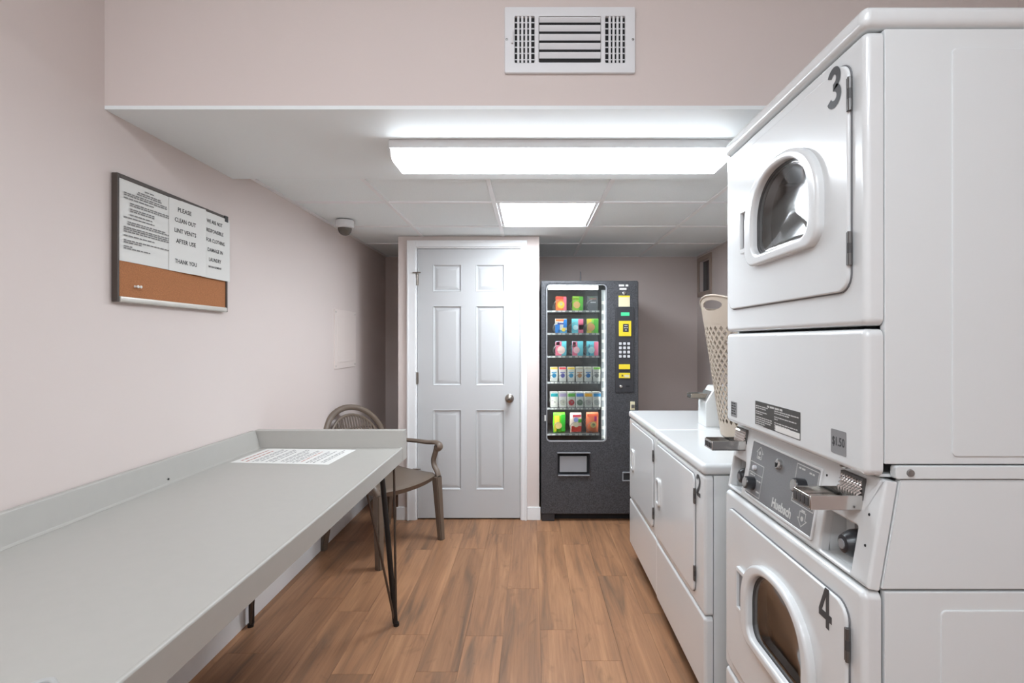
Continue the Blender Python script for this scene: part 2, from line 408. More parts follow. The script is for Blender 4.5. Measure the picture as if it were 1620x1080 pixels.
# ------------------------------------------------------------------ light fixtures
def wrap_light(name, x0, x1, y0, y1, zt, zb, m, label):
    t = thing(name, ((x0+x1)/2, (y0+y1)/2, zt), label, 'ceiling light')
    obj('housing', bx(x0-.006, x1+.006, y0-.008, y1+.008, zt-.030, zt, bev=.002), 'white_paint', t)
    d = y1-y0
    prof = [(y0, zt-.030), (y0+.004, zb+.012), (y0+.022, zb), (y1-.022, zb), (y1-.004, zb+.012), (y1, zt-.030)]
    b = bmesh.new(); A = [b.verts.new((x0, y, z)) for y, z in prof]; C = [b.verts.new((x1, y, z)) for y, z in prof]
    for k in range(len(prof)-1): b.faces.new((A[k], A[k+1], C[k+1], C[k]))
    obj('lens', b, m, t)
    for xx, sgn in ((x0, -1), (x1, 1)):
        b = bmesh.new()
        vs = [b.verts.new((xx, y, z)) for y, z in prof]; f = b.faces.new(vs)
        r = bmesh.ops.extrude_face_region(b, geom=[f]); bmesh.ops.translate(b, verts=[g for g in r['geom'] if isinstance(g, bmesh.types.BMVert)], vec=(sgn*.004, 0, 0))
        obj('end_cap', b, 'white_paint', t)
    return t
wrap_light('fluorescent_light', -.516, .734, 1.862, 2.052, ZS, 2.018, 'tube', 'long lit white fluorescent fixture mounted under the bulkhead')
wrap_light('fluorescent_light', -.9, .35, -.18, .04, ZC, ZC-.075, 'room', 'added unseen fluorescent fill light on the high ceiling behind the viewpoint')  # unseen stand-in for whatever lights the near part of the room
wrap_light('fluorescent_light', -.9, .35, -1.15, -.93, ZC, ZC-.075, 'room', 'added unseen fluorescent fill light on the high ceiling nearest the rear wall')  # second added fixture, also out of view, for fill
pn = thing('panel_light', (.095, 3.185, ZD), 'square lit flat panel set in the dropped ceiling grid', 'ceiling light')
obj('lens', bx(-.180, .370, 2.91, 3.46, ZD+.006, ZD+.012), 'panel', pn)
obj('frame', ring(B(), fup(ZD+.002), rrect(-.198, .388, 2.892, 3.478, .002, 1), rrect(-.180, .370, 2.91, 3.46, .002, 1), 0, .012), 'white_paint', pn)
# ------------------------------------------------------------------ air vent on the bulkhead
vc = thing('air_vent', (.123, YS0, 2.3), 'white metal air register on the bulkhead face above the fluorescent light', 'air vent')
def vp(px, py): return ((px-840)*YS0/800, 1.347-(py-539)*YS0/800)
V0, V1 = vp(798.5, 118), vp(1004, 14.5)
F = fmy(YS0)
hl = [vp(814.5, 102), vp(845.5, 29)]; hc = [vp(852.5, 101.5), vp(950, 29.5)]; hr = [vp(957, 102), vp(988, 29)]
holes = [rrect(h[0][0], h[1][0], h[0][1], h[1][1], .003, 2) for h in (hl, hc, hr)]
obj('frame', plate(B(), F, rrect(V0[0], V1[0], V0[1], V1[1], .004, 3), holes, .004, .012, .003), 'vent', vc)
obj('flange', ring(B(), F, rrect(V0[0]+.001, V1[0]-.001, V0[1]+.001, V1[1]-.001, .004, 3), rrect(V0[0]+.02, V1[0]-.02, V0[1]+.035, V1[1]-.03, .004, 3), 0, .004), 'vent', vc)
obj('duct', bx(V0[0]+.015, V1[0]-.015, YS0-.0015, YS0-.0003, V0[1]+.02, V1[1]-.02), 'ventdark', vc)
nz = 5; zt = hc[1][1]; pitch = (hc[1][1]-hc[0][1])/5.08
for k in range(6):
    zc = zt-pitch*(k+.18)
    b = bmesh.new(); xa, xb = hc[0][0]+.001, hc[1][0]-.001
    z_hi, z_lo = min(zc+pitch*.30, zt), zc-pitch*.34
    if k == 5: z_lo = hc[0][1]
    if k == 5: continue
    for (ya, za), (yb_, zb_) in (((.0112, z_hi-.002), (.0040, z_lo)),):
        p = [(ya, za), (yb_, zb_+.004), (yb_, zb_), (ya, za-.003)]
        A = [b.verts.new((xa, YS0-y, z)) for y, z in p]; C = [b.verts.new((xb, YS0-y, z)) for y, z in p]
        for q in range(4): b.faces.new((A[q], A[(q+1) % 4], C[(q+1) % 4], C[q]))
        b.faces.new(A); b.faces.new(C[::-1])
    obj('louver', b, 'vent', vc)
for h in (hl, hr):
    wd = h[1][0]-h[0][0]; n = 5
    for k in range(4):
        xc = h[0][0]+wd*(k+1)/n+(.0012 if h is hr else -.0012)
        obj('fin', bx(xc-.0036, xc+.0036, YS0-.0105, YS0-.003, h[0][1], h[1][1], bev=.001), 'vent', vc)
    b = B()
    for k in range(7):
        zz = h[0][1]+(h[1][1]-h[0][1])*(k+.7)/7.5; box(b, h[0][0], h[1][0], YS0-.0035, YS0-.0025, zz-.0018, zz+.0018)
    obj('rear_vane', b, 'vent', vc)
for px in (802, 1000): obj('screw', lathe(B(), [(.004, .011), (.004, .0128), (.002, .0135)], shift(F, *vp(px, 66)), 12), 'steel', vc)
lv = obj('damper_lever', bx(vp(809, 0)[0], vp(812, 0)[0], YS0-.02, YS0-.011, vp(0, 73)[1], vp(0, 54)[1], bev=.001), 'vent', vc)
# ------------------------------------------------------------------ security camera, access panel
sc = thing('security_camera', (-1.215, 3.3, ZD-.004), 'small white dome security camera on the dropped ceiling by the left wall', 'camera')
Fdn = lambda u, v, w: Vector((-1.215+u, 3.3+v, ZD-.004-w))
obj('housing', lathe(B(), [(.055, 0), (.059, .006), (.060, .030), (.056, .045), (.046, .050)], Fdn, 28), 'camwhite', sc)
obj('dome', lathe(B(), [(.044, .048), (.043, .062), (.037, .078), (.026, .090), (.012, .096), (.003, .097)], Fdn, 24), 'dome', sc)
ap = thing('access_panel', (XL, 3.70, 1.36), 'flat white painted access panel screwed to the left wall', 'panel')
obj('cover', pl(fpx(XL), rrect(3.49, 3.91, 1.150, 1.568, .005, 2), (), 0, .006, .002), 'wallwhite' if 'wallwhite' in M else mat('pale_panel', (226, 214, 208), .5), ap)
obj('raised_field', pl(fpx(XL), rrect(3.535, 3.865, 1.195, 1.523, .004, 2), (), .006, .009, .002), ap.children[0].data.materials[0], ap)
for u in (3.51, 3.89):
    for v in (1.17, 1.548): obj('screw', lathe(B(), [(.007, .006), (.006, .009), (.003, .010)], shift(fpx(XL), u, v), 10), 'alu', ap)
# ------------------------------------------------------------------ notice board and sheets
nb = thing('notice_board', (XL, 1.93, 1.474), 'cork notice board with dark frame and aluminium lower rail on the left wall', 'notice board')
F = fpx(XL)
Y0, Y1, Z0, Z1 = 1.636, 2.232, 1.474, 1.893
obj('cork', pl(F, rrect(Y0+.004, Y1-.004, Z0+.004, Z1-.004, .001, 1), (), .003, .016), 'cork', nb)
for n_, a in (('frame_side', (Y0, Y0+.009, Z0, Z1)), ('frame_side', (Y1-.009, Y1, Z0, Z1)), ('frame_rail', (Y0+.009, Y1-.009, Z1-.013, Z1))):
    obj(n_, bx(XL+.002, XL+.022, *a, bev=.002), 'boardframe', nb)
obj('lower_rail', bx(XL+.002, XL+.026, Y0+.009, Y1-.009, Z0, Z0+.019, bev=.004), 'alu', nb)['label'] = 'pale aluminium lower rail'
obj('corner_bracket', bx(XL+.010, XL+.026, Y1-.026, Y1-.002, Z1-.026, Z1+.001, bev=.002), 'black', nb)
def sheet(name, u0, u1, v0, v1, w0, curl, label, tilt=0):
    """a sheet of paper, slightly bowed off the board"""
    b = bmesh.new(); n = 10; g = []
    for i in range(n+1):
        t_ = i/n; wv = w0+curl*(t_**3) + .0015*math.sin(PI*t_)
        g.append([b.verts.new(F(u0+(u1-u0)*t_, v, wv)) for v in (v0+tilt*t_, (v0+v1)/2, v1+tilt*t_)])
    for i in range(n):
        for k in range(2): b.faces.new((g[i][k], g[i+1][k], g[i+1][k+1], g[i][k+1]))
    r = bmesh.ops.extrude_face_region(b, geom=b.faces[:]); bmesh.ops.translate(b, verts=[q for q in r['geom'] if isinstance(q, bmesh.types.BMVert)], vec=(.0006, 0, 0))
    return tag(obj(name, b, 'paper'), label, 'notice')
ZB = 1.610
s1 = sheet('paper_notice', 1.645, 1.897, ZB, 1.884, .0165, .001, 'white notice full of small print, leftmost sheet on the cork board')
s2 = sheet('paper_notice', 1.872, 2.066, ZB-.001, 1.882, .0195, .012, 'middle white notice in capitals reading PLEASE CLEAN OUT LINT VENTS')
s3 = sheet('paper_notice', 2.052, 2.243, ZB-.002, 1.880, .0225, .001, 'right-hand white notice in capitals reading WE ARE NOT RESPONSIBLE')
b = B(); rows = [(1.755, 1.80, 1.845), (1.725, 1.835, 1.833), (1.72, 1.84, 1.825), (1.665, 1.86, 1.815), (1.665, 1.865, 1.807), (1.665, 1.80, 1.796),
  (1.69, 1.87, 1.780), (1.69, 1.875, 1.772), (1.69, 1.80, 1.758), (1.69, 1.80, 1.750), (1.69, 1.79, 1.735), (1.665, 1.80, 1.722), (1.68, 1.86, 1.706), (1.68, 1.875, 1.698), (1.665, 1.875, 1.684),
  (1.665, 1.87, 1.676), (1.665, 1.88, 1.668), (1.665, 1.80, 1.652), (1.665, 1.88, 1.634), (1.665, 1.74, 1.626), (1.665, 1.70, 1.611), (1.665, 1.78, 1.603)]
for k, (a, c, z) in enumerate(rows): dashes(b, F, a, 1.861+(z-1.845)*.864, c-a, .0042, 1, .0200, k)
obj('fine_print', b, 'printgrey', s1)['kind'] = 'stuff'
def curlw(u, u0, u1, w0, c): t_ = (u-u0)/(u1-u0); return w0+c*t_**3+.0015*math.sin(PI*t_)+.0011
def lettering(s, lines, u0, u1, w0, c):
    Fc = lambda u, v, w_: F(u, v, curlw(u, u0, u1, w0, c)+w_)
    for txt, cu, cv, h, wf in lines: obj('lettering', text_bm(txt, Fc, cu, cv, h, 1, .012, wf, .0003), 'printdark', s)
lettering(s2, [('PLEASE', 1.953, 1.845, .0165, .072), ('CLEAN OUT', 1.957, 1.805, .0165, .112), ('LINT VENTS', 1.957, 1.765, .0165, .114),
               ('AFTER USE', 1.960, 1.726, .0165, .104), ('THANK YOU', 1.960, 1.649, .0165, .116)], 1.872, 2.066, .0195, .012)
lettering(s3, [('WE ARE NOT', 2.135, 1.844, .0155, .104), ('RESPONSIBLE', 2.138, 1.806, .0155, .112), ('FOR CLOTHING', 2.142, 1.766, .0155, .122),
               ('DAMAGE IN', 2.140, 1.726, .0155, .100), ('LAUNDRY', 2.138, 1.686, .0155, .080), ('MANAGEMENT', 2.138, 1.656, .0085, .086)], 2.052, 2.243, .0225, .001)
for u, q in ((1.716, 'left'), (1.729, 'right')):
    tag(obj('push_pin', lathe(B(), [(.0045, 0), (.003, .003), (.003, .008), (.005, .010), (.005, .012), (.002, .013)], shift(F, u, 1.531, .016), 12), 'paper'),
        '%s one of the two white push pins in the bare cork' % q, 'push pin', 'push pins in the cork board')
# ------------------------------------------------------------------ folding table
TZ, TX1, TY0, TY1 = .827, -.622, .69, 2.53
tb = thing('folding_table', (-.98, 1.6, 0), 'long grey laminate folding table with raised edges along the left wall', 'table')
top = B(); box(top, XL+.006, TX1-.012, TY0, TY1-.02, TZ-.028, TZ)
obj('tabletop', top, 'lam', tb)
obj('front_edge', prism_y(B(), [(TX1-.014, .764), (TX1-.001, .763), (TX1-.001, TZ-.001), (TX1-.004, TZ+.0035), (TX1-.010, TZ+.0035), (TX1-.014, TZ)], TY0, TY1-.052, .0012, 1), 'lam', tb)
obj('back_splash', prism_y(B(), [(XL+.003, TZ-.002), (XL+.052, TZ), (XL+.044, TZ+.006), (XL+.020, .908), (XL+.017, .911), (XL+.003, .911)], TY0, TY1-.07, .001, 1), 'lam', tb)
b = bmesh.new()   # end splash across the far end: profile in (y, z), swept along x
prof = [(TY1-.076, TZ), (TY1-.052, .904), (TY1-.049, .907), (TY1-.006, .907), (TY1-.002, .903), (TY1, .763), (TY1-.076, .763)]
A = [b.verts.new((XL+.003, y, z)) for y, z in prof]; C = [b.verts.new((TX1+.000, y, z)) for y, z in prof]
b.faces.new(A); b.faces.new(C[::-1])
for k in range(len(prof)): b.faces.new((A[k], A[(k+1) % len(prof)], C[(k+1) % len(prof)], C[k]))
obj('end_splash', b, 'lam', tb)
obj('screw', lathe(B(), [(.004, 0), (.0035, .002), (.002, .003)], lambda u, v, w_: Vector((-1.318+w_, 1.838+u, .845+v)), 10), 'gap', tb)
def hairpin(bx_, by_, tops, thick=1):
    b = bmesh.new(); foot = Vector((bx_, by_, .009)); rods = []
    for k, (x, y) in enumerate(tops):
        topv = Vector((x, y, .799)); r = .0058
        d = (topv-foot); side = Vector((d.x, d.y, 0))
        if side.length: side.normalize()
        p = [topv, foot+d*.5, foot+d*.06+side*.004, foot+side*.006+Vector((0, 0, .012)), foot+Vector((0, 0, -.002))]
        if k == thick: tube(b, smooth_path(p, 4), .0125, 10)
        else: rods.append(tube(B(), smooth_path(p, 4), r, 8))
    tube(b, [(foot.x, foot.y, 0), (foot.x, foot.y, .014)], .014, 12)
    cx = sum(t_[0] for t_ in tops)/3; cy = sum(t_[1] for t_ in tops)/3
    box(b, cx-.075, cx+.075, cy-.09, cy+.09, .794, .7995)
    lg = obj('hairpin_leg', b, 'black', tb)
    for q in rods: obj('rod', q, 'hair', lg)
    return lg
hairpin(-.638, 2.395, [(-.775, 2.29), (-.715, 2.395), (-.662, 2.44)])
hairpin(-1.322, 2.385, [(-1.27, 2.42), (-1.318, 2.395), (-1.25, 2.29)])
hairpin(-.65, .80, [(-.775, .9), (-.715, .79), (-.668, .75)])
hairpin(-1.322, .80, [(-1.27, .76), (-1.318, .79), (-1.25, .9)])
# sheet lying on the table
cs = [(-1.283, 2.158), (-.850, 2.122), (-.834, 2.412), (-1.270, 2.436)]
def bil(u, v, w_=0):
    p = [Vector((*c, TZ)) for c in cs]
    q = (p[0]*(1-u)+p[1]*u)*(1-v)+(p[3]*(1-u)+p[2]*u)*v; q.z += w_; return q
b = bmesh.new(); A = [b.verts.new(bil(u, v, .0004)) for u, v in ((0, 0), (1, 0), (1, 1), (0, 1))]; C = [b.verts.new(bil(u, v, .0011)) for u, v in ((0, 0), (1, 0), (1, 1), (0, 1))]
b.faces.new(A[::-1]); b.faces.new(C)
for k in range(4): b.faces.new((A[k], A[(k+1) % 4], C[(k+1) % 4], C[k]))
ins = tag(obj('instruction_sheet', b, 'paper'), 'white printed sheet lying flat on the far end of the grey table', 'notice')
# its text runs along the depth of the table (read from the right-hand side)
lines_dark, lines_red = B(), B()
for k in range(13):
    u = .055+k*.069
    rg = random.Random(50+k); v = .07+(.05 if k % 3 == 0 else 0)
    tgt = lines_red if k in (0, 1, 9) else lines_dark
    end = rg.uniform(.78, .95)
    while v < end:
        l_ = rg.uniform(.04, .14); h_ = .020 if k < 2 else .014
        vs = [tgt.verts.new(bil(*c, .0014)) for c in ((u, v), (u+h_, v), (u+h_, min(v+l_, end)), (u, min(v+l_, end)))]; tgt.faces.new(vs); v += l_+.02
    if k in (2, 4, 6, 7, 8, 10, 12):
        v = .1
        while v < end-.1:
            l_ = rg.uniform(.04, .12); vs = [lines_dark.verts.new(bil(*c, .0014)) for c in ((u+.03, v), (u+.042, v), (u+.042, v+l_), (u+.03, v+l_))]; lines_dark.faces.new(vs); v += l_+.02
obj('fine_print', lines_dark, 'printgrey', ins)['kind'] = 'stuff'
obj('red_print', lines_red, 'printred', ins)['kind'] = 'stuff'
# corner of a small grey tray on the near end of the table
gb = thing('plastic_tray', (-.655, .64, TZ), 'small grey plastic tray with rounded corner on the near end of the table', 'tray')
gb.rotation_euler = (0, 0, math.radians(52))
b = bmesh.new()
obj('tray_body', pl(lambda u, v, w_: Vector((u, v, w_)), rrect(-.045, .045, -.045, .045, .016, 6), (), 0, .050, .005), 'greyplastic', gb, local=True)
obj('tray_rim', ring(B(), lambda u, v, w_: Vector((u, v, w_)), rrect(-.045, .045, -.045, .045, .016, 6), rrect(-.038, .038, -.038, .038, .012, 6), .050, .058, .002), 'greyplastic', gb, local=True)
# ------------------------------------------------------------------ brown resin armchair
ch = thing('garden_chair', (-.955, 3.335, 0), 'brown resin armchair with arched slatted back behind the far end of the table', 'chair', rz=math.radians(-32))
def seatz(x, y): return .432+.018*((x)/.25)**2*(1 if x < 0 else .3)+.012*(y/.25)**2
b = bmesh.new(); nx, ny = 14, 14; g = []
for i in range(nx+1):
    row = []
    for j in range(ny+1):
        y = (-1+2*j/ny)*.255; fx = .238-.035*abs(y/.255)**2.5
        x = -.235+(fx+.235)*i/nx; z = seatz(x, y)
        if i == nx: z -= .012
        row.append(b.verts.new((x, y, z)))
    g.append(row)
for i in range(nx):
    for j in range(ny): b.faces.new((g[i][j], g[i+1][j], g[i+1][j+1], g[i][j+1]))
r = bmesh.ops.extrude_face_region(b, geom=b.faces[:]); vv = [q for q in r['geom'] if isinstance(q, bmesh.types.BMVert)]
bmesh.ops.translate(b, verts=vv, vec=(0, 0, -.030))
for q in vv:
    if q.co.x > .2: q.co.x -= .012
obj('seat', b, 'resin', ch, local=True)
def bp(y, z):   # back surface: recline and curve
    h = (z-.44)
    return Vector((-.225-.30*h-.03*(1-(y/.26)**2)*1.0, y, z))
arch = []
for k in range(25):
    t_ = PI*k/24; yy = .245*math.cos(t_); s_ = max(math.sin(t_), 0)
    arch.append(bp(yy*(1 if s_ > .02 else 1), .62+.262*s_**.85))
full = [bp(.250, .43), bp(.252, .50), bp(.250, .57)]+arch+[bp(-.250, .57), bp(-.252, .50), bp(-.250, .43)]
obj('back_frame', tube(B(), full, .021, 10, flat=.8), 'resin', ch, local=True)
inner = lambda y: .615+.215*max(1-(y/.215)**2, 0)**.5
b = B(); tube(b, [bp(.205*math.cos(PI*k/20), .625+.205*math.sin(PI*k/20)) for k in range(21)], .011, 8); tube(b, [bp(-.24, .475), bp(0, .465), bp(.24, .475)], .016, 8)
obj('inner_arch', b, 'resin', ch, local=True)
for k in range(19):
    y = -.198+.022*k; zt_ = .60+.225*max(1-(y/.212)**2, 0.0)**.5
    b = bmesh.new(); tube(b, [bp(y, .47)+Vector((.004, 0, 0)), bp(y, (.47+zt_)/2)+Vector((.004, 0, 0)), bp(y, zt_)+Vector((.004, 0, 0))], .0078, 6, flat=.7)
    obj('back_slat', b, 'resin2', ch, local=True)
b = B()
for z in (.56, .65, .74): tube(b, [bp(y, z) for y in (-.2+.0*z, -.1, 0, .1, .2)] if z < .7 else [bp(y, z) for y in (-.16, -.08, 0, .08, .16)], .006, 6)
obj('cross_rib', b, 'resin2', ch, local=True)
for s in (1, -1):
    arm = smooth_path([(-.262, .252*s, .615), (-.19, .268*s, .634), (-.05, .280*s, .640), (.10, .284*s, .642), (.165, .284*s, .648), (.205, .282*s, .640), (.216, .280*s, .620), (.200, .280*s, .604)], 5)
    rr = [.016+.008*min(i/len(arm)*1.4, 1) for i in range(len(arm))]
    b = tube(B(), arm, rr, 10, flat=.72)
    tube(b, smooth_path([(.188, .279*s, .626), (.180, .278*s, .585), (.164, .276*s, .535), (.174, .272*s, .49), (.206, .266*s, .455), (.220, .262*s, .425)], 5), .020, 10, flat=.85)
    obj('armrest', b, 'resin', ch, local=True)
for (x, y, x2, y2) in ((.214, .252, .240, .268), (.214, -.252, .240, -.268), (-.225, .245, -.285, .268), (-.225, -.245, -.285, -.268)):
    b = bmesh.new(); rings = []
    for t_ in (0, .5, 1):
        cx, cy, z = x+(x2-x)*t_, y+(y2-y)*t_, .425*(1-t_)
        hw = .026-.006*t_
        rings.append([b.verts.new((cx+a*hw, cy+c*hw, z)) for a, c in ((-1, -1), (1, -1), (1, 1), (-1, 1))])
    for q in range(2):
        for k in range(4): b.faces.new((rings[q][k], rings[q][(k+1) % 4], rings[q+1][(k+1) % 4], rings[q+1][k]))
    b.faces.new(rings[0]); b.faces.new(rings[2][::-1])
    bmesh.ops.recalc_face_normals(b, faces=b.faces[:]); bmesh.ops.bevel(b, geom=[e for e in b.edges if abs((e.verts[0].co-e.verts[1].co).normalized().z) > .8], offset=.006, segments=2, affect='EDGES')
    obj('leg', b, 'resin', ch, local=True)
# ------------------------------------------------------------------ D shaped dryer window
def dshape(cy, z0, hw, h, rb=.055, n=40):
    """flat bottomed, round topped outline"""
    zm = z0+h*.40; p = []
    for i in range(n+1):
        t_ = PI*i/n; c, s = math.cos(t_), math.sin(t_)
        p.append((cy+hw*math.copysign(abs(c)**.88, c), zm+(z0+h-zm)*s**.88))
    for i in range(1, 7):
        a = PI+PI/2*i/7; p.append((cy-hw+rb+rb*math.cos(a), z0+rb+rb*math.sin(a)))
    for i in range(0, 8):
        a = 1.5*PI+PI/2*i/8; p.append((cy+hw-rb+rb*math.cos(a), z0+rb+rb*math.sin(a)))
    return p
def numeral(ch, F, u, v, h, wd, w0):
    """bold painted numeral on a face read with u running right to left"""
    m = lambda x, y: (u-(x-.5)*wd, v+(y-.5)*h)
    if ch == '4':
        o = [(.56, 0), (.56, .2), (0, .2), (0, .36), (.50, 1), (.80, 1), (.80, .38), (1, .38), (1, .2), (.80, .2), (.80, 0)]
        hl_ = [(.56, .38), (.24, .38), (.56, .78)]
        return plate(B(), F, [m(*p) for p in o], [[m(*p) for p in hl_]], w0, w0+.0006)
    def arc(cx, cy, rx, ry, a0, a1, n=14): return [(cx+rx*math.cos(math.radians(a0+(a1-a0)*i/n)), cy+ry*math.sin(math.radians(a0+(a1-a0)*i/n))) for i in range(n+1)]
    if ch == '3': c = arc(.47, .715, .33, .195, 160, -80)+arc(.47, .285, .37, .20, 82, -160)
    else: c = arc(.48, .69, .36, .22, 170, -35)+[(.62, .40), (.30, .20), (.16, .10), (.30, .09), (.60, .09), (.97, .09)]
    P = [Vector(m(*p)) for p in c]; L_, R_ = [], []; hw = .092*h
    for i, p in enumerate(P):
        d = (P[min(i+1, len(P)-1)]-P[max(i-1, 0)]).normalized(); nn = Vector((-d.y, d.x)); L_.append(p+nn*hw); R_.append(p-nn*hw)
    b = bmesh.new()
    for w_ in (w0+.0006,):
        A = [b.verts.new(F(q.x, q.y, w_)) for q in L_]; C = [b.verts.new(F(q.x, q.y, w_)) for q in R_]
        for i in range(len(A)-1): b.faces.new((A[i], A[i+1], C[i+1], C[i]))
    return b
# ------------------------------------------------------------------ stacked dryer
SX, SY0, SY1, SXB = .637, .962, 1.648, 1.36
sd = thing('stacked_dryer', (1.0, 1.305, 0), 'tall white stacked coin dryer with round-topped door windows numbered 3 and 4', 'dryer')
def frontplate(name, z0, z1, holes=(), x=SX, th=.033, y0=SY0, y1=SY1, parent=sd, m='appl', bev=.012):
    return obj(name, plate(B(), fmx(x+th), rrect(y0, y1, z0, z1, max(bev*1.25, .003), 5), holes, 0, th, bev, 4), m, parent)
def half(name, zo, x, num, wz, wy, hw, dz0, dz1, hzs, split, top):
    wo = dshape(wy, wz, hw, .258); wi = dshape(wy-.005, wz+.028, .142, .208, .038)
    hole = dshape(wy-.005, wz+.024, .147, .216, .042)
    frontplate('front_panel', split+.003, top, [hole], x)
    F = fmx(x)
    # dark seam beneath the door, then the door skin
    d = obj('door', plate(B(), F, rrect(1.003, 1.613, dz0, dz1, .035, 6), [hole], .0005, .009, .004, 3), 'appl', sd)
    obj('door_gasket', ring(B(), F, rrect(1.0008, 1.6152, dz0-.0022, dz1+.0022, .038, 6), hole, .0001, .003), 'seam', d)
    obj('window_frame', plate(B(), F, wo, [wi], .009, .027, .008, 4), 'appl', d)
    obj('window_seal', plate(B(), F, dshape(wy-.005, wz+.022, .149, .218, .042), [dshape(wy-.006, wz+.034, .136, .196, .036)], -.004, .008, .003), 'gasket', d)
    # bowl shaped glass
    g_out = dshape(wy-.006, wz+.029, .142, .206, .036); b = bmesh.new(); lp = []
    cu, cv = wy-.01, wz+.125
    for sc_, w_ in ((1, .004), (.93, .006), (.82, .001), (.6, -.007), (.35, -.011), (.1, -.012)):
        lp.append([b.verts.new(F(cu+(u-cu)*sc_, cv+(v-cv)*sc_, w_)) for u, v in g_out])
    N = len(g_out)
    for q in range(len(lp)-1):
        for k in range(N): b.faces.new((lp[q][k], lp[q][(k+1) % N], lp[q+1][(k+1) % N], lp[q+1][k]))
    b.faces.new(lp[-1])
    obj('glass', b, 'bowl', d)
    # pull: a raised lip with a hollow behind it
    hz0, hz1 = wz+.050, wz+.182; hy = wy+hw+.052
    pull = obj('door_pull', plate(B(), F, [(hy-.07, hz0), (hy-.01, hz0), (hy, hz0+.012), (hy, hz1-.012), (hy-.01, hz1), (hy-.07, hz1)], [[(hy-.052, hz0+.014), (hy-.012, hz0+.014), (hy-.012, hz1-.014), (hy-.052, hz1-.014)]], .009, .019, .003), 'appl', d)
    obj('pull_hollow', bx(x-.0105, x-.009, hy-.053, hy-.011, hz0+.013, hz1-.013), 'labelgrey', pull)
    for hz in hzs:
        h = obj('hinge', box(tube(B(), [(x-.008, .9985, hz-.033), (x-.008, .9985, hz+.033)], .0042, 8), x-.0105, x-.0005, .9995, 1.0065, hz-.033, hz+.033, .001, 1), 'hinge', d)
        obj('hinge_knuckle', tube(B(), [(x-.008, .9985, hz-.010), (x-.008, .9985, hz+.010)], .0047, 8), 'gasket', h)
    obj('number', numeral(num[0], F, num[1], num[2], .084, .046, .0092), 'number', d)['label'] = 'grey numeral ' + num[0]
    # drum behind the glass
    Fx = lambda u, v, w_: Vector((x+.04+w_, wy+u, wz+.13+v))
    b = bmesh.new(); n = 32; R = .262
    prof_ = [(.155, .0), (R, .03), (R, .50), (.12, .53), (.02, .53)]
    lathe(b, prof_, Fx, n, cap0=False, cap1=True)
    dr = obj('drum', b, 'drum', d)
    for a in (.6, 2.7, 4.8):
        ca, sa = math.cos(a), math.sin(a)
        b = bmesh.new(); A = []
        for (rad, off) in ((R-.002, -.03), (R-.07, 0), (R-.002, .03)):
            A.append((rad*ca-off*sa, rad*sa+off*ca))
        v0 = [b.verts.new(Fx(u, v, .05)) for u, v in A]; v1 = [b.verts.new(Fx(u, v, .48)) for u, v in A]
        for k in range(3): b.faces.new((v0[k], v0[(k+1) % 3], v1[(k+1) % 3], v1[k]))
        b.faces.new(v0); b.faces.new(v1[::-1]); obj('baffle', b, 'drum', dr)
    return d
half('upper', 0, SX, ('3', 1.046, 1.871), 1.553, 1.268, .186, 1.446, 1.906, (1.835, 1.530), 1.373, 1.939)
half('lower', -1.095, SX-.004, ('4', 1.072, .783), .492, 1.289, .182, .345, .822, (.746, .42), .300, .867)
frontplate('service_panel', 1.088, 1.370)
frontplate('kick_panel', .045, .297, x=SX-.004)
obj('lid', bx(SX-.006, SXB, SY0-.004, SY1+.004, 1.943, 1.986, bev=.016, seg=4), 'appl', sd)
xs = SX+.036
for nm, z0, z1 in (('upper', 1.112, 1.941), ('console', .874, 1.083), ('lower', .04, .869)):
    if nm == 'console': continue
    obj('side_panel', bx(xs, SXB, SY0, SY0+.015, z0, z1, bev=.003), 'appl2', sd)
    obj('side_panel', bx(xs, SXB, SY1-.015, SY1, z0, z1, bev=.003), 'appl2', sd)
    obj('back_panel', bx(SXB-.012, SXB-.001, SY0+.016, SY1-.016, z0, z1), 'appl2', sd)
Fn = fmy(SY0)
for z0, z1, x0 in ((1.127, 1.903, .80), (.10, .835, .779)):
    obj('embossed_field', pl(Fn, rrect(x0, 1.28, z0, z1, .01, 4), (), 0, .003, .0025), 'appl2', sd)
obj('side_lip', pl(Fn, rrect(.692, SXB-.01, 1.084, 1.1095, .006, 4), (), -.012, .003, .003), 'appl2', sd)
obj('screw', lathe(B(), [(.0075, .003), (.0065, .006), (.003, .0065)], shift(Fn, .7195, 1.0965), 12), 'steel', sd)
obj('base', bx(xs+.02, SXB-.02, SY0+.03, SY1-.03, 0, .045), 'gap', sd)
obj('inner_shelf', bx(xs, SXB-.012, SY0+.016, SY1-.016, 1.084, 1.090), 'appl2', sd)
obj('inner_shelf', bx(xs, SXB-.012, SY0+.016, SY1-.016, .866, .872), 'appl2', sd)
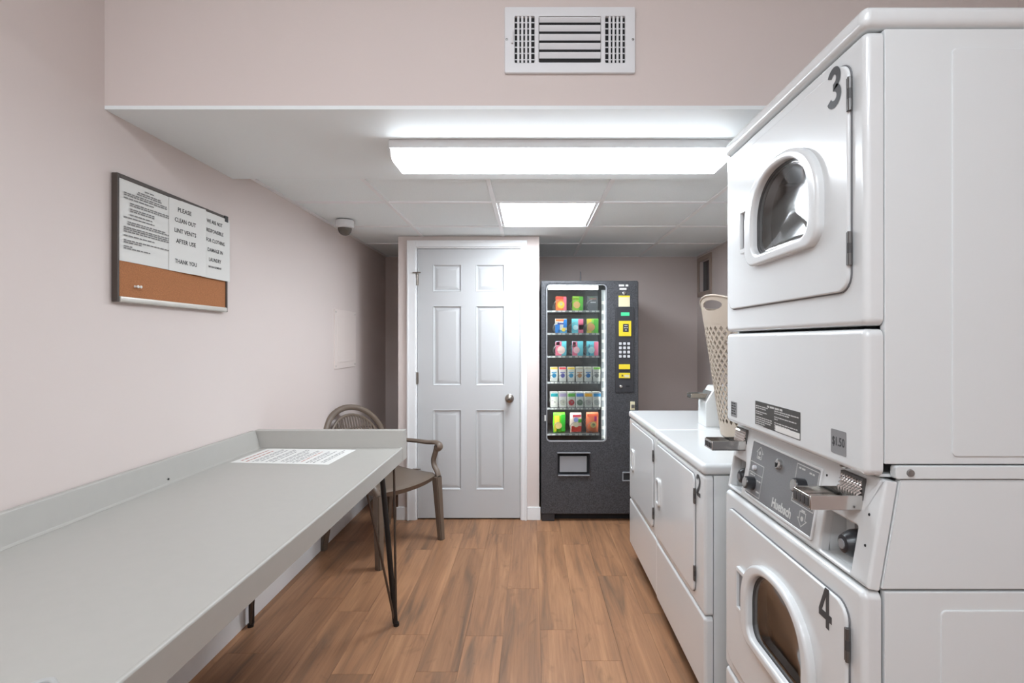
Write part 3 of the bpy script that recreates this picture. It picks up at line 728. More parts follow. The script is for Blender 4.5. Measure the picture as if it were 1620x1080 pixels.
# sloping console between the two dryers
sx_, sz_ = .035, .208; L = math.hypot(sx_, sz_); sx_, sz_ = sx_/L, sz_/L; CX_, CZ_ = .640, .874
Fc = lambda u, v, w_: Vector((CX_+v*sx_-w_*sz_, u, CZ_+v*sz_+w_*sx_))
pk = [rrect(1.018, 1.128, .010, .102, .004, 2), rrect(1.548, 1.634, .010, .102, .004, 2)]
obj('console_face', plate(B(), Fc, rrect(SY0, SY1, 0, L, .003, 2), pk, -.022, 0, .006, 3), 'appl', sd)
for y0, y1 in ((SY0, SY0+.014), (SY1-.014, SY1)):
    obj('side_panel', prism_y(B(), [(CX_+.027, .874), (CX_+.027+.035, 1.082), (SXB, 1.082), (SXB, .874)], y0, y1, .002), 'appl2', sd)
obj('console_core', bx(.735, SXB-.012, SY0+.016, SY1-.016, .873, 1.083), 'appl2', sd)
for a, c in ((1.018, 1.128), (1.548, 1.634)):
    pkt = obj('coin_pocket', box(box(box(box(B(), .668, .735, a-.006, a-.002, .878, .985), .668, .735, c+.002, c+.006, .878, .985), .664, .735, a-.002, c+.002, .8755, .8800), .682, .735, a-.002, c+.002, .980, .984), 'appl2', sd)
    mid = a+(c-a)*.34
    obj('pocket_back', bx(.704, .734, a-.0015, c+.0015, .8805, .9795, bev=.001), 'appl2', pkt)
    obj('coin_box', bx(.697, .704, a+.003, a+(c-a)*.66, .883, .976, bev=.002), 'labelgrey', pkt)
    Fk = lambda u, v, w_, m_=mid: Vector((.697-w_, m_+u, .924+v))
    kb = obj('lock_knob', lathe(B(), [(.026, 0), (.030, .010), (.029, .024), (.024, .036), (.018, .046), (.012, .048)], Fk, 24), 'knobdark', pkt)
    obj('lock_cylinder', lathe(B(), [(.010, .048), (.010, .0505), (.004, .051)], Fk, 16), 'labelgrey', kb)
# grey label plate with its printing and knobs
PU0, PU1, PV0, PV1 = 1.162, 1.513, .022, .176
lp_ = obj('control_plate', pl(Fc, rrect(PU0, PU1, PV0, PV1, .004, 3), (), 0, .0025, .001), 'console', sd)
obj('plate_border', ring(B(), Fc, rrect(PU0-.008, PU1+.008, PV0-.007, PV1+.007, .007, 4), rrect(PU0, PU1, PV0, PV1, .004, 3), 0, .0035, .0015), 'appl', lp_)
obj('lettering', text_bm('Huebsch', Fc, 1.303, .043, .025, -1, .03, .098, .0006, w0=.0026), 'printlight', lp_)['label'] = 'white maker name on the control plate'
def outline(bm, pts, wd=.0022, w0=.0027):
    P = [Vector(p) for p in pts]; n = len(P)
    c = sum(P, Vector((0, 0)))/n
    for i in range(n):
        a, b_ = P[i], P[(i+1) % n]; d = (b_-a).normalized(); nn = Vector((-d.y, d.x))*wd/2
        bm.faces.new([bm.verts.new(Fc(q.x, q.y, w0)) for q in (a-nn-d*wd/2, b_-nn+d*wd/2, b_+nn+d*wd/2, a+nn-d*wd/2)])
def arrow(bm, u, v, s, up=1):
    outline(bm, [(u-.5*s, v-.55*s*up), (u+.5*s, v-.55*s*up), (u+.5*s, v+.1*s*up), (u+.75*s, v+.1*s*up), (u, v+.75*s*up), (u-.75*s, v+.1*s*up), (u-.5*s, v+.1*s*up)])
b = B(); arrow(b, 1.462, .148, .026, 1); arrow(b, 1.205, .050, .026, -1)
outline(b, [(1.425, .028), (1.509, .028), (1.509, .118), (1.425, .118)]); outline(b, [(1.425, .088), (1.509, .088), (1.509, .0885), (1.425, .0885)])
outline(b, [(1.166, .076), (1.262, .076), (1.262, .170), (1.166, .170)])
for k, (u, v, l_) in enumerate(((1.50, .080, .03), (1.455, .070, .025), (1.45, .040, .02), (1.252, .160, .03), (1.205, .158, .028), (1.470, .136, .016), (1.212, .066, .016))): dashes(b, Fc, u, v, l_, .004, -1, .0028, k)
for c_, r_ in (((1.462, .150), .006), ((1.205, .049), .006)): b.faces.new([b.verts.new(Fc(u, v, .0028)) for u, v in circ(*c_, r_, 10)])
obj('plate_print', b, 'printlight', lp_)['kind'] = 'stuff'
for (u, v) in ((1.475, .058), (1.222, .122)):
    k_ = obj('dial', lathe(B(), [(.0195, .0025), (.0185, .022), (.017, .026)], shift(Fc, u, v), 22), 'knobdark', lp_)
    obj('dial_cap', lathe(B(), [(.0145, .026), (.0145, .028), (.012, .0285)], shift(Fc, u, v), 18), 'chrome', k_)
obj('push_button', lathe(B(), [(.007, .0025), (.007, .010), (.004, .011)], shift(Fc, 1.474, .104), 14), 'key', lp_)
kl = obj('key_lock', lathe(B(), [(.014, .0025), (.014, .010), (.010, .012)], shift(Fc, 1.345, .146), 20), 'chrome', lp_)
obj('key_slot', bx(.6495, .6515, 1.343, 1.347, 1.012, 1.024), 'gap', kl)
# chrome coin slides
def coin_slide(x0, x1, y0, y1, z0, z1, parent, comb=True):
    b = B(); t_ = .0035
    box(b, x0, x1, y0, y1, z0, z0+t_, .0008, 1); box(b, x0, x1, y0, y0+t_, z0, z1, .0008, 1); box(b, x0+.004, x1, y1-t_, y1, z0, z1, .0008, 1)
    box(b, x0, x0+t_, y0+t_, y1-t_, z0, z1-.002, .0008, 1)
    s = obj('coin_slide', b, 'chrome', parent)
    nn = 4; wd = (y1-y0-.012)/nn
    for k in range(nn):
        yy = y0+.006+wd*k
        obj('slot', bx(x0-.0012, x0+.0002, yy+.002, yy+wd-.002, z0+.005, z1-.007, bev=.0008, seg=1), 'gasket', s)
    obj('slide_tongue', bx(x0+.02, x1, y0+.006, y1-.006, z0+.010, z0+.014, bev=.001), 'chrome', s)
    if comb:
        for k in range(8):
            yy = y0+.005+(y1-y0-.010)*k/7.
            tp_ = [(x1-.020, yy, z1-.010)]
            for q in range(4): tp_ += [(x1-.019+q*.002, yy+.0012, z1+.001+q*.008), (x1-.013+q*.002, yy-.0012, z1+.005+q*.008)]
            obj('comb_finger', tube(B(), tp_, .0032, 6), 'chrome', s)
        obj('comb_plate', bx(x1-.012, x1-.004, y0, y1, z1-.010, z1+.034), 'hinge', s)
    return s
coin_slide(.560, .676, 1.013, 1.084, 1.008, 1.037, sd)
coin_slide(.560, .676, 1.562, 1.634, 1.008, 1.037, sd)
for (u, v) in ((1.142, .172), (.990, .135), (.987, .075)):
    obj('screw', lathe(B(), [(.003, 0), (.0025, .001)], shift(Fc, u, v), 8), 'gap', sd)
obj('lock_screw', lathe(B(), [(.010, 0), (.009, .003), (.004, .006)], lambda u, v, w_: Vector((.655+u, 1.055+v, 1.0875-w_)), 12), 'steel', sd)
# labels on the service panel
Fs = fmx(SX)
st = obj('warning_label', pl(Fs, rrect(1.195, 1.435, 1.111, 1.178, .002, 2), (), 0, .0006), 'labeldark', sd); st['label'] = 'dark warning label of fine print'
b = B()
dashes(b, Fs, 1.362, 1.168, .085, .0050, -1, .0009, 1)
for k in range(9): dashes(b, Fs, 1.430, 1.1635-k*.0056-(.004 if k > 1 else 0)-(.004 if k > 3 else 0), (.075, .06, .066, .04, .095, .095, .09, .055, .045)[k], .0027, -1, .0009, 10+k)
for k in range(8): dashes(b, Fs, 1.322, 1.1625-k*.0056-(.004 if k > 1 else 0)-(.004 if k > 3 else 0), (.12, .075, .11, .018, .118, .078, .115, .10)[k], .0027, -1, .0009, 30+k)
obj('fine_print', b, 'printlight', st)['kind'] = 'stuff'
pw = obj('white_patch', pl(Fs, rrect(1.197, 1.316, 1.113, 1.1275, .001, 1), (), .0006, .0012), 'paper', st)
pr = obj('price_label', pl(Fs, rrect(1.021, 1.073, 1.112, 1.162, .003, 2), (), 0, .0006), 'labelgrey', sd); pr['label'] = 'grey price sticker reading $1.50'
obj('lettering', text_bm('$1.50', Fs, 1.047, 1.137, .021, -1, .01, .042, .0003, w0=.0007), 'number', pr)
p2 = obj('price_label', pl(Fs, rrect(1.563, 1.610, 1.109, 1.156, .003, 2), (), 0, .0006), 'labelgrey', sd)
b = B()
for k in range(5): dashes(b, Fs, 1.604, 1.149-k*.008, .034, .004, -1, .0009, 60+k)
obj('fine_print', b, 'printdark', p2)['kind'] = 'stuff'
# ------------------------------------------------------------------ two single dryers
DXF = .613
def single(y0, y1, x, num, label, dy0, dy1, hy0, hz0, mbox):
    t = thing('tumble_dryer', ((x+1.33)/2, (y0+y1)/2, 0), label, 'dryer', 'single dryers in a row')
    frontplate('front_panel', .378, .872, x=x, th=.030, y0=y0, y1=y1, parent=t, bev=.012)
    frontplate('lower_panel', .098, .374, x=x, th=.030, y0=y0, y1=y1, parent=t, bev=.012)
    obj('lid', bx(x-.006, 1.33, y0-.0005, y1+.0005, .8745, .915, bev=.014, seg=4), 'appl', t)
    bs = .0012
    obj('body', bx(x+.033, 1.325, y0+.0012, y1-.0012, .05, .873, bev=.002), 'appl2', t)
    obj('toe_base', bx(x+.060, 1.30, y0+.02, y1-.02, 0, .05), 'gap', t)
    F = fmx(x)
    d = obj('door', pl(F, rrect(dy0, dy1, .415, .853, .030, 6), (), .0005, .008, .0035, 3), 'appl', t)
    obj('door_gasket', pl(F, rrect(dy0-.0022, dy1+.0022, .4128, .8552, .032, 6), (), .0001, .002), 'seam', d)
    hy1 = hy0+.060; hz1 = hz0+.125
    h = obj('door_pull', ring(B(), F, rrect(hy0, hy1, hz0, hz1, .014, 5), rrect(hy0+.012, hy1-.012, hz0+.014, hz1-.014, .006, 4), .008, .017, .003), 'appl', d)
    obj('pull_hollow', pl(F, rrect(hy0+.012, hy1-.012, hz0+.014, hz1-.014, .006, 4), (), .0079, .0092), 'labelgrey', h)
    for hz in (.775, .49):
        hh = obj('hinge', box(tube(B(), [(x-.005, dy0-.003, hz-.028), (x-.005, dy0-.003, hz+.028)], .0038, 8), x-.0095, x-.0005, dy0-.003, dy0+.004, hz-.028, hz+.028, .001, 1), 'hinge', d)
        obj('hinge_knuckle', tube(B(), [(x-.005, dy0-.003, hz-.009), (x-.005, dy0-.003, hz+.009)], .0043, 8), 'gasket', hh)
    if num: obj('number', numeral(num, F, 1.838, .822, .080, .046, .0004), 'number', t)['label'] = 'dark numeral ' + num
    # coin meter case on top
    a, c = mbox; xf = .876
    m_ = obj('meter_case', prism_y(B(), [(xf, .915), (xf, 1.036), (xf+.046, 1.112), (xf+.052, 1.118), (xf+.14, 1.118), (xf+.14, .915)], a, c, .0025, 1), 'appl', t, smooth=12)
    coin_slide(xf-.066, xf+.030, a+.022, c-.022, 1.056, 1.080, m_, False)
    obj('slide_mount', prism_y(B(), [(xf+.001, 1.046), (xf+.026, 1.094), (xf+.046, 1.092), (xf+.030, 1.040)], a+.014, c-.014), 'steel', m_)
    return t
single(1.775, 2.4595, DXF-.004, '2', 'white single coin dryer numbered 2, nearest the stacked dryer', 1.868, 2.432, 2.352, .572, (1.85, 1.965))
single(2.4625, 3.147, DXF, None, 'white single coin dryer beside the vending machine, its lid bare', 2.517, 3.062, 2.972, .578, (2.535, 2.65))
# ------------------------------------------------------------------ laundry hamper on the dryer lid
HX, HY, HZ = 1.02, 2.285, .915
hm = thing('laundry_hamper', (HX, HY, HZ), 'tall tan perforated plastic laundry hamper standing on dryer lid', 'laundry basket')
HH = .632
def hr_(z): return .152+.082*(z/.56)
def hp(a, z): r_ = hr_(z); return Vector((r_*math.cos(a), r_*math.sin(a)*1.0, z))
def shell(bm, th=.003):
    bmesh.ops.remove_doubles(bm, verts=bm.verts[:], dist=1e-5)
    bmesh.ops.recalc_face_normals(bm, faces=bm.faces[:])
    bmesh.ops.solidify(bm, geom=bm.faces[:], thickness=th)
    return bm
# lattice of diamonds
b = bmesh.new(); NA, NR = 40, 22; zl0, zl1 = .055, .505; dz = (zl1-zl0)/NR
nod = {}
def nd(i, k):
    key = (i % (2*NA), k)
    if key not in nod: nod[key] = b.verts.new(hp(PI*i/NA, zl0+dz*k))
    return nod[key]
for k in range(0, NR-1):
    for i in range(2*NA):
        if (i+k) % 2: continue
        P = [nd(i, k), nd(i+1, k+1), nd(i, k+2), nd(i-1, k+1)]
        c = sum((p.co for p in P), Vector())/4; Q = []
        for p in P:   # hole pulled in from the struts, with blunted corners
            Q.append(b.verts.new(c+(p.co-c)*.66))
        for q in range(4): b.faces.new((P[q], P[(q+1) % 4], Q[(q+1) % 4], Q[q]))
for i in range(2*NA):   # half diamonds closing the top and bottom rows
    if i % 2 == 0:
        b.faces.new((nd(i, 0), nd(i+2, 0), nd(i+1, 1))); 
    if (i+NR) % 2 == 0: b.faces.new((nd(i, NR), nd(i+1, NR-1), nd(i+2, NR)))
obj('lattice', shell(b), 'tan', hm, local=True)
b = bmesh.new(); n = 2*NA   # solid foot with floor
rows_ = [0, .004, .02, zl0]; rr = []
for q, z in enumerate(rows_): rr.append([b.verts.new(hp(PI*i/NA, z)*(.97 if q == 0 else 1)) for i in range(n)])
for q in range(len(rr)-1):
    for i in range(n): b.faces.new((rr[q][i], rr[q][(i+1) % n], rr[q+1][(i+1) % n], rr[q+1][i]))
for q in rr[0]: q.co.z = 0
b.faces.new(rr[0]); obj('foot', b, 'tan', hm, local=True)
b = bmesh.new(); NB = 120; NRW = 12; A0 = math.radians(180+14); g = []
def adiff(a, c): return (a-c+PI) % (2*PI)-PI
def rimtop(a):
    return .585+.047*max(0, math.cos(min(abs(adiff(a, A0)), abs(adiff(a, A0+PI)))*1.9))**1.2*(1 if min(abs(adiff(a, A0)), abs(adiff(a, A0+PI))) < .8 else 0)
for k in range(NRW+1):
    row = []
    for i in range(NB):
        a = 2*PI*i/NB; z = zl1+(rimtop(a)-zl1)*k/NRW; row.append(b.verts.new(hp(a, z)))
    g.append(row)
def ell(v):
    a = math.atan2(v.co.y, v.co.x); best = min(adiff(a, A0), adiff(a, A0+PI), key=abs)
    return best/.30, (v.co.z-.588)/.023, best
for k in range(NRW):
    for i in range(NB): b.faces.new((g[k][i], g[k][(i+1) % NB], g[k+1][(i+1) % NB], g[k+1][i]))
dead = [f for f in b.faces if any(e_[0]**2+e_[1]**2 < 1 for e_ in (ell(v) for v in f.verts))]
edge = set(v for f in dead for v in f.verts)
bmesh.ops.delete(b, geom=dead, context='FACES')
for v in b.verts:
    if v in edge and v.is_valid and v.link_faces:
        e0, e1, best = ell(v); r_ = math.hypot(e0, e1)
        if 1 <= r_ < 1.9:
            a = math.atan2(v.co.y, v.co.x); a2 = a+(e0/r_-e0)*.30; z = .588+e1/r_*.023; v.co = hp(a2, z)
obj('rim', shell(b, .005), 'tan', hm, local=True)
tp = [hp(2*PI*i/NB, rimtop(2*PI*i/NB)) for i in range(NB)]
obj('rim_bead', tube(B(), tp, .0048, 6, closed=True), 'tan', hm, local=True)
# ------------------------------------------------------------------ vending machine
VX0, VX1, VY0, VY1, VZ1 = .076, .802, 3.77, 4.60, 1.795
vm = thing('vending_machine', ((VX0+VX1)/2, 4.18, 0), 'charcoal vending machine with lit window of laundry supplies by the closet', 'vending machine')
k_ = VY0/800
def vq(px, py, y=VY0): return ((px-840)*y/800, 1.347-(py-539)*y/800)
WX0, WX1, WZ0, WZ1 = .114, .566, .594, 1.768
F = fmy(VY0+.03)
hole = rrect(WX0, WX1, WZ0, WZ1, .030, 6)
ds0, ds1 = vq(883, 750), vq(932.5, 717)
dhole = rrect(ds0[0], ds1[0], ds0[1], ds1[1], .004, 2)
vdoor = obj('front_door', plate(B(), F, rrect(VX0, VX1, .055, VZ1, .012, 4), [hole, dhole], 0, .03, .008, 3), 'vend', vm)
b = B(); yb = VY0+.032
box(b, VX0, VX0+.03, yb, VY1, .05, VZ1-.002); box(b, WX1+.012, VX1, yb, VY1, .05, VZ1-.002)
box(b, VX0+.03, WX1+.012, yb+.06, VY1, .05, .56); box(b, VX0+.03, WX1+.012, yb, VY1, 1.775, VZ1-.002); box(b, VX0+.03, WX1+.012, 4.36, VY1, .56, 1.775)
obj('cabinet', b, 'vend', vm)
obj('compartment_floor', bx(VX0+.031, WX1+.011, yb, 4.36, .561, .571), 'vendin', vm)
obj('compartment_liner', box(box(bx(VX0+.031, VX0+.034, yb, 4.35, .571, 1.774), WX1+.008, WX1+.011, yb, 4.35, .571, 1.774), VX0+.034, WX1+.008, 4.35, 4.358, .571, 1.774), 'vendin', vm)
obj('window_glass', bx(WX0-.004, WX1+.004, VY0+.014, VY0+.018, WZ0-.004, WZ1+.004), 'glass', vdoor)
obj('window_trim', ring(B(), fmy(VY0), hole, rrect(WX0+.008, WX1-.008, WZ0+.010, WZ1-.006, .024, 6), -.012, .004, .002), 'flap', vdoor)
lp0, lp1 = vq(868, 458), vq(945, 452)
obj('lamp_tube', tube(B(), [(lp0[0]-.002, VY0+.045, 1.748), (lp1[0]+.01, VY0+.045, 1.748)], .016, 12), 'lamp', vm)
for x_ in (VX0+.0352, WX1+.0025): obj('side_fill_strip', bx(x_, x_+.0045, VY0+.033, VY0+.038, .62, 1.72), 'fillstrip', vm)  # added glowing strips, hidden by the door frame, brighten goods and tags
# vertical price column right of the shelves
pc = obj('price_column', bx(.530, .560, VY0+.045, VY0+.052, .60, 1.73), 'flap', vm)
for k in range(16): z = 1.635-k*.0725; obj('price_tag', bx(.532, .557, VY0+.042, VY0+.045, z-.012, z+.012), 'paper', pc) if z > .62 else None
# shelves
SY = VY0+.085
shelf_z = [1.577, 1.405, 1.231, 1.034, .837, .640]
lanes3 = [vq(885.5, 0, SY)[0], vq(912, 0, SY)[0], vq(938.5, 0, SY)[0]]
lanes6 = [vq(p, 0, SY)[0] for p in (876.5, 890.3, 903.7, 917.2, 930.8, 944.5)]
for k, z in enumerate(shelf_z):
    s = obj('shelf', bx(VX0+.036, .526, SY, 4.34, z-.006, z), 'vendin', vm)
    obj('shelf_edge', bx(VX0+.036, .526, SY-.006, SY, z-.013, z+.002, bev=.001), 'flap', s)
    if k: obj('shelf_fill_strip', bx(VX0+.04, .522, SY+.001, SY+.006, shelf_z[k-1]-.0115, shelf_z[k-1]-.0065), 'fillstrip', vm)  # added glowing strip hidden behind the shelf edge, brightens the packets below
    ln = lanes6 if k in (3, 4) else lanes3
    for q, x in enumerate(ln):
        w_ = .022 if len(ln) == 3 else .016
        for dx in ((-.045, 0, .03) if len(ln) == 3 else (-.012, .014)):
            obj('price_tag', bx(x+dx-w_/2, x+dx+w_/2, SY-.008, SY-.006, z-.011, z), 'paper', s)
        r_ = .040 if len(ln) == 3 else .025
        helix = []
        for i in range(52):
            a = 2*PI*i/13+PI*.5
            helix.append((x-.006+r_*math.cos(a), SY+.012+i*.0058, z+r_+.004+r_*math.sin(a)))
        obj('coil', tube(B(), helix, .0022, 5), 'wire', s)
# goods: every packet is a thing of its own
def goods(name, x, y, z, w_, h, d, base, patches, label, group, soft=0, lean=0):
    b = bmesh.new()
    if soft:   # pillow bag
        n = 6; gg = []
        for i in range(n+1):
            row = []
            for j in range(n+1):
                u, v = -1+2*i/n, -1+2*j/n
                th = d/2*(1-abs(u)**3)*(1-abs(v)**4)+.002
                row.append((u*w_/2*(1-.06*(v*v)), th, (v+1)/2*h))
            gg.append(row)
        f_ = [[b.verts.new((p[0], -p[1], p[2])) for p in row] for row in gg]; k2 = [[b.verts.new((p[0], p[1], p[2])) for p in row] for row in gg]
        for i in range(n):
            for j in range(n):
                b.faces.new((f_[i][j], f_[i+1][j], f_[i+1][j+1], f_[i][j+1])); b.faces.new((k2[i][j], k2[i][j+1], k2[i+1][j+1], k2[i+1][j]))
        for i in range(n):
            b.faces.new((f_[i][0], k2[i][0], k2[i+1][0], f_[i+1][0])); b.faces.new((f_[i][n], f_[i+1][n], k2[i+1][n], k2[i][n]))
            b.faces.new((f_[0][i], f_[0][i+1], k2[0][i+1], k2[0][i])); b.faces.new((f_[n][i], k2[n][i], k2[n][i+1], f_[n][i+1]))
    else: box(b, -w_/2, w_/2, -d/2, d/2, 0, h, .003, 2)
    o = obj(name, b, colour(base), None, smooth=50); o.location = (x, y, z+.0005); o.rotation_euler = (0, 0, lean)
    tag(o, label, 'packet', group); BASE[o.name] = Vector((0, 0, 0))
    for kind, pc_, args in patches:
        yy = -d/2-.0006 if not soft else -d/2-.0026
        if kind == 'band':  u0, u1, v0, v1 = args; t = pl(lambda u, v, w2: Vector((u*w_, yy-w2, v*h)), [(u0, v0), (u1, v0), (u1, v1), (u0, v1)], (), 0, .0006)
        else: cu, cv, r_ = args; t = pl(lambda u, v, w2: Vector((u, yy-.0007-w2, v)), circ(cu*w_, cv*h, r_*w_, 16), (), 0, .0005)
        obj('printed_'+('band' if kind == 'band' else 'disc'), t, colour(pc_), o, local=True)
    return o
OR, PK, GR, LG, TQ, WH, YE, RD, BL, NV = (244, 120, 62), (240, 120, 150), (86, 178, 56), (150, 205, 70), (110, 205, 222), (232, 230, 224), (240, 208, 70), (220, 70, 60), (40, 130, 215), (60, 80, 160)
GY = SY+.055
g1 = 'large packets behind the vending window'
gd = []
def big(c, r, base, patches, label, name='detergent_packet', w_=.082, h=.112, lean=0):
    goods(name, lanes3[c]+(.012 if c < 2 else 0), GY, shelf_z[r], w_, h, .032, base, patches, label, g1, 0, lean)
big(0, 0, OR, [('band', PK, (.22, .5, .02, .98)), ('disc', YE, (-.02, .42, .34)), ('disc', WH, (-.02, .48, .17)), ('band', RD, (-.5, .22, .80, .97))], 'orange and pink packet with yellow disc, top shelf of the vending machine', lean=.1)
big(1, 0, LG, [('band', GR, (.12, .5, .02, .98)), ('disc', (240, 190, 130), (-.1, .42, .33)), ('band', (120, 150, 40), (-.5, .12, .76, .9))], 'green packet with pale orange disc, middle of the top vending shelf', lean=.1)
big(2, 0, (96, 97, 102), [('band', (150, 110, 100), (-.3, .35, .78, .88)), ('band', (190, 188, 192), (-.2, .3, .55, .63)), ('band', (84, 120, 84), (-.3, .1, .9, .97))], 'dull grey packet with faint stripes, right end of the top vending shelf')
big(0, 1, WH, [('band', BL, (-.5, -.1, .02, .6)), ('band', OR, (-.45, .25, .82, .98)), ('band', BL, (.2, .5, .4, .97)), ('band', (90, 180, 235), (-.2, .5, .02, .22)), ('disc', YE, (.22, .24, .16)), ('band', NV, (-.3, .22, .60, .72))], 'blue and white packet with orange top, second shelf of the vending machine', w_=.09)
big(1, 1, TQ, [('band', PK, (.06, .5, .02, .98)), ('disc', (200, 240, 245), (-.18, .4, .22)), ('band', (214, 80, 130), (.12, .5, .25, .6))], 'turquoise packet with pink right half, centre of the second vending shelf', w_=.088)
big(2, 1, LG, [('band', GR, (.1, .5, .02, .98)), ('band', YE, (-.5, -.1, .02, .98)), ('disc', (244, 180, 120), (-.12, .42, .32))], 'lime green and yellow packet with disc, right end of the second vending shelf', w_=.088)
big(0, 2, TQ, [('band', PK, (-.5, .05, .02, .98)), ('disc', (246, 214, 210), (.02, .4, .36)), ('band', (220, 70, 130), (-.42, -.12, .72, .96))], 'pink and turquoise packet with pale disc, left end of the third vending shelf', w_=.085)
big(1, 2, TQ, [('band', PK, (-.48, -.02, .02, .98)), ('disc', (250, 200, 210), (-.1, .4, .30)), ('band', (220, 70, 130), (-.42, -.16, .6, .96))], 'pink and turquoise packet with small disc, centre of the third vending shelf', w_=.085)
big(2, 2, TQ, [('band', PK, (.12, .48, .02, .98)), ('disc', (200, 240, 245), (-.1, .4, .28)), ('band', (60, 130, 170), (-.34, -.24, .04, .8))], 'turquoise packet with pink right stripe, right end of the third vending shelf', w_=.09)
tops4 = [(238, 190, 90), (232, 84, 90), (244, 206, 80), (206, 200, 180), (200, 198, 178), (130, 205, 70)]
spots = [(30, 140, 190), (110, 110, 190), (70, 160, 205), (200, 140, 100), (40, 120, 190), (150, 150, 148)]
nm4 = ['amber topped white box with teal spot', 'red topped white box with violet spot', 'yellow topped white box with pale blue spot', 'grey topped white box with brown spot', 'grey topped white box with blue spot', 'lime topped white box with grey spot']
for q, x in enumerate(lanes6):
    goods('soap_box', x, GY-.01, shelf_z[3], .056, .112, .045, WH, [('band', tops4[q], (-.47, .47, .84, .985)), ('disc', spots[q], (0, .42, .30)), ('band', (246, 245, 240), (-.3, .3, .30, .36)), ('band', spots[q], (-.34, .34, .60, .66))],
          nm4[q]+', on the fourth shelf of the vending machine', 'small boxes behind the vending window', 0, .06)
bands5 = [(24, 160, 170), (184, 170, 208), (92, 180, 76), (84, 140, 214), (246, 176, 44), (30, 150, 214)]
sp5 = [(244, 240, 232), (206, 204, 190), (196, 70, 80), (120, 140, 120), (205, 200, 196), (190, 196, 190)]
nm5 = ['teal banded', 'lilac banded', 'green banded', 'mid blue banded', 'amber banded', 'sky blue banded']
for q, x in enumerate(lanes6):
    o = goods('soap_box', x, GY-.005, shelf_z[4], .058, .118, .06, WH, [('band', bands5[q], (-.47, .47, .70, .90)), ('disc', sp5[q], (0, .32, .40)), ('band', (190, 192, 194), (-.47, .47, .93, .985)), ('disc', (160, 162, 160), (.05, .34, .12))],
          nm5[q]+' white box on the fifth shelf of the vending machine', 'small boxes behind the vending window', 0, .10)
goods('laundry_bag', lanes3[0]-.002, GY, shelf_z[5], .095, .155, .05, (120, 214, 40), [('band', (60, 200, 60), (.12, .46, .08, .9)), ('band', YE, (-.44, -.02, .5, .86)), ('disc', (240, 206, 140), (-.08, .36, .26)), ('band', (214, 190, 40), (-.44, -.26, .08, .5))], 'lime green and yellow pouch on the lowest vending shelf', 'pouches on the lowest vending shelf', 1, .12)
goods('laundry_bag', lanes3[1]-.002, GY, shelf_z[5], .092, .152, .05, (240, 216, 206), [('band', RD, (-.4, .44, .06, .34)), ('band', (206, 70, 90), (-.3, .4, .8, .92)), ('disc', (150, 160, 220), (-.02, .66, .2)), ('band', GR, (.16, .44, .52, .7)), ('disc', (240, 230, 200), (0, .42, .22))], 'white and red pouch at the centre of the lowest vending shelf', 'pouches on the lowest vending shelf', 1, .10)
goods('laundry_bag', lanes3[2]-.002, GY, shelf_z[5], .098, .156, .05, (246, 134, 92), [('band', (240, 110, 74), (-.44, .44, .80, .94)), ('band', (190, 40, 110), (.12, .3, .58, .84)), ('disc', (240, 220, 150), (.04, .4, .24)), ('disc', (90, 140, 130), (.05, .40, .12))], 'orange pouch at the right of the lowest vending shelf', 'pouches on the lowest vending shelf', 1, .10)
# control column
Fv = fmy(VY0)
c0, c1 = vq(973.5, 620), vq(1002.5, 486.5)
cp = obj('control_panel', pl(Fv, rrect(c0[0], c1[0], c0[1], c1[1], .010, 4), (), 0, .008, .003), 'vendpanel', vm)
obj('panel_border', ring(B(), Fv, rrect(c0[0]-.006, c1[0]+.006, c0[1]-.006, c1[1]+.006, .014, 4), rrect(c0[0], c1[0], c0[1], c1[1], .010, 4), 0, .005, .002), 'vend', cp)
def cpl(name, px0, py0, px1, py1, m_, w0=.008, w1=.011, r_=.003, parent=cp):
    a, c = vq(px0, py1), vq(px1, py0); return obj(name, pl(Fv, rrect(a[0], c[0], a[1], c[1], r_, 3), (), w0, w1, .001), m_, parent)
cpl('display', 982, 494, 995.5, 499.5, 'lcd')
rd = cpl('card_reader', 978.7, 507.5, 998, 531.5, 'yellow', .008, .016)
sc_ = cpl('reader_screen', 985, 512.5, 994, 525, 'vendpanel', .016, .017, .001, rd)
b = B()
for k, (x, y_, l_) in enumerate(((987, 515.5, 5), (986.5, 519, 6), (988, 522.5, 3))): a = vq(x, y_); dashes(b, Fv, a[0], a[1], l_*k_, .006, 1, .0174, k)
obj('screen_print', b, 'printlight', sc_)
for r_ in range(4):
    for c_ in range(3):
        x, y_ = 981+c_*6.6, 543.3+r_*6.7; cpl('key', x-2.1, y_-2.1, x+2.1, y_+2.1, 'key', .008, .013, .004)
cpl('bill_slot', 978.7, 576, 996.3, 583.8, 'yellow', .008, .014)
cpl('bill_mouth', 979.5, 585.5, 996, 588, 'gap', .008, .009)
bt = cpl('bill_guide', 978.7, 589.6, 996.3, 597.8, 'yellow', .008, .016)
a = vq(983, 593.8); obj('arrow_mark', pl(Fv, [(a[0], a[1]-.010), (a[0]+.012, a[1]), (a[0], a[1]+.010)], (), .016, .0166), 'vendpanel', bt)
cpl('guide_print', 987, 592.5, 995, 596.5, 'cream', .016, .0166, .001, bt)
a = vq(982, 611); obj('coin_button', lathe(B(), [(.011, .008), (.011, .014), (.006, .016)], shift(Fv, *a), 16), 'chrome', cp)
cpl('coin_slot', 990, 609.5, 996, 612, 'gap', .008, .009, .001)
stk = cpl('sticker', 978.5, 467.5, 996.5, 485, 'cream', 0, .001, .002, vdoor); stk['label'] = 'cream sticker above the control column'
cpl('sticker_edge', 978.5, 467.5, 996.5, 470, 'yellow', .001, .0014, .001, stk)
b = B()
for k, (x, y_, l_) in enumerate(((979, 453, 15), (980, 458.5, 13.5))): a = vq(x, y_); dashes(b, Fv, a[0], a[1], l_*k_, .0145, 1, .0006, 80+k)
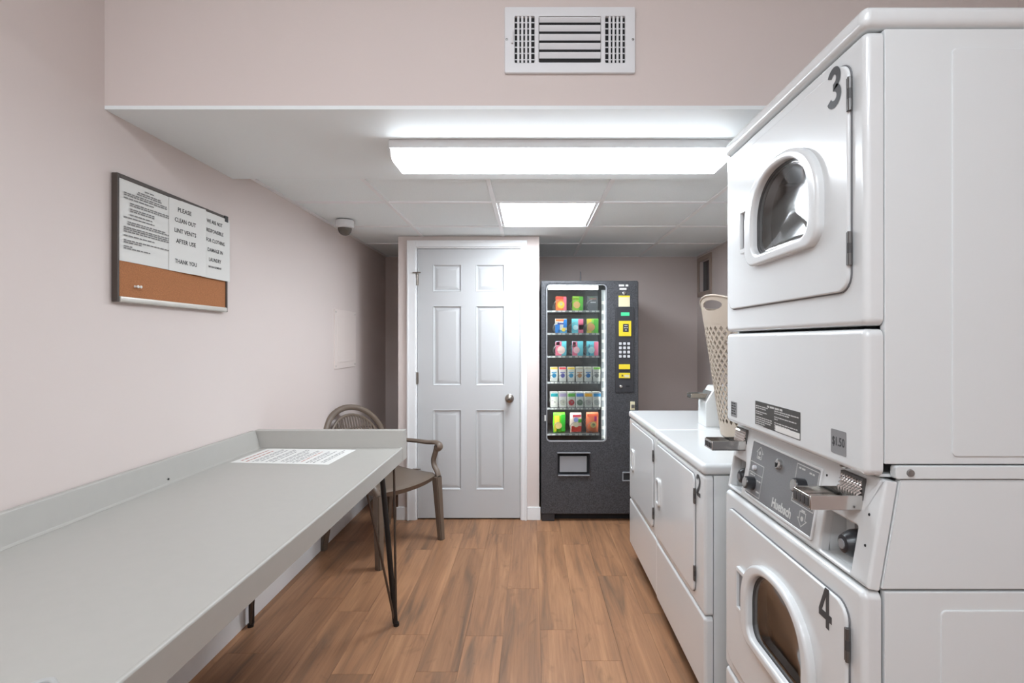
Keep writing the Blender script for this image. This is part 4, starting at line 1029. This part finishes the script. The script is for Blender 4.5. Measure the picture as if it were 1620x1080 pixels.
obj('door_print', b, 'paper', vdoor)
a = vq(987.5, 463.5); obj('door_lock', lathe(B(), [(.014, 0), (.013, .005), (.006, .006)], shift(Fv, *a), 14), 'chrome', vdoor)
cpl('latch_plate', 997, 635, 1004, 648, 'cream', 0, .010, .002, vdoor)
cpl('latch', 998.3, 639.5, 1003, 644.5, 'steel', .010, .016, .002, vdoor)
# delivery hatch
obj('hatch_frame', ring(B(), Fv, rrect(ds0[0]-.008, ds1[0]+.008, ds0[1]-.010, ds1[1]+.010, .005, 3), dhole, -.002, .008, .003), 'vendpanel', vdoor)
obj('hatch_lip', bx(ds0[0]-.006, ds1[0]+.006, VY0-.014, VY0-.006, ds1[1]+.002, ds1[1]+.010, bev=.002), 'flap', vdoor)
obj('hatch_lip', bx(ds0[0], ds1[0], VY0-.014, VY0-.006, ds0[1]-.010, ds0[1]-.003, bev=.002), 'flap', vdoor)
f0, f1 = vq(885.5, 747), vq(928.5, 722)
fl = obj('hatch_flap', pl(Fv, rrect(f0[0], f1[0], f0[1], f1[1], .003, 3), (), -.014, -.008, .002), 'flap', vdoor)
obj('hatch_well', bx(ds0[0]-.004, ds1[0]+.004, VY0+.031, VY0+.034, ds0[1]-.004, ds1[1]+.004), 'gap', vdoor)
cr0, cr1 = vq(984.5, 761), vq(998.5, 746)
obj('coin_return', ring(B(), Fv, rrect(cr0[0], cr1[0], cr0[1], cr1[1], .004, 3), rrect(cr0[0]+.008, cr1[0]-.008, cr0[1]+.010, cr1[1]-.010, .002, 2), 0, .006, .002), 'flap', vdoor)
obj('return_well', bx(cr0[0]+.006, cr1[0]-.006, VY0-.002, VY0+.001, cr0[1]+.008, cr1[1]-.008), 'gap', vdoor)
a = vq(862.5, 661); obj('side_catch', bx(a[0]-.005, a[0]+.005, VY0-.006, VY0, a[1]-.022, a[1]+.022, bev=.002), 'paper', vdoor)
for x0, x1 in ((VX0+.004, VX0+.100), (VX1-.06, VX1-.004)):
    obj('foot', bx(x0, x1, VY0+.010, VY0+.12, 0, .052, bev=.004), 'vendpanel', vm)
    obj('foot', bx(x0, x1, VY1-.14, VY1-.02, 0, .052, bev=.004), 'vendpanel', vm)
obj('under_shadow_board', bx(VX0+.02, VX1-.02, VY0+.06, VY1-.15, .002, .05), 'gap', vm).name = 'under_shade_block'  # added dark block; its colour stands for the shade under the machine
a = vq(921, 444); obj('antenna', tube(B(), [(a[0], VY0+.12, VZ1-.003), (a[0], VY0+.12, VZ1+.085)], [.005, .003], 8), 'vendpanel', vm)
obj('antenna_foot', lathe(B(), [(.016, 0), (.014, .012), (.006, .016)], lambda u, v, w_: Vector((a[0]+u, VY0+.12+v, VZ1-.003+w_)), 14), 'vendpanel', vm)
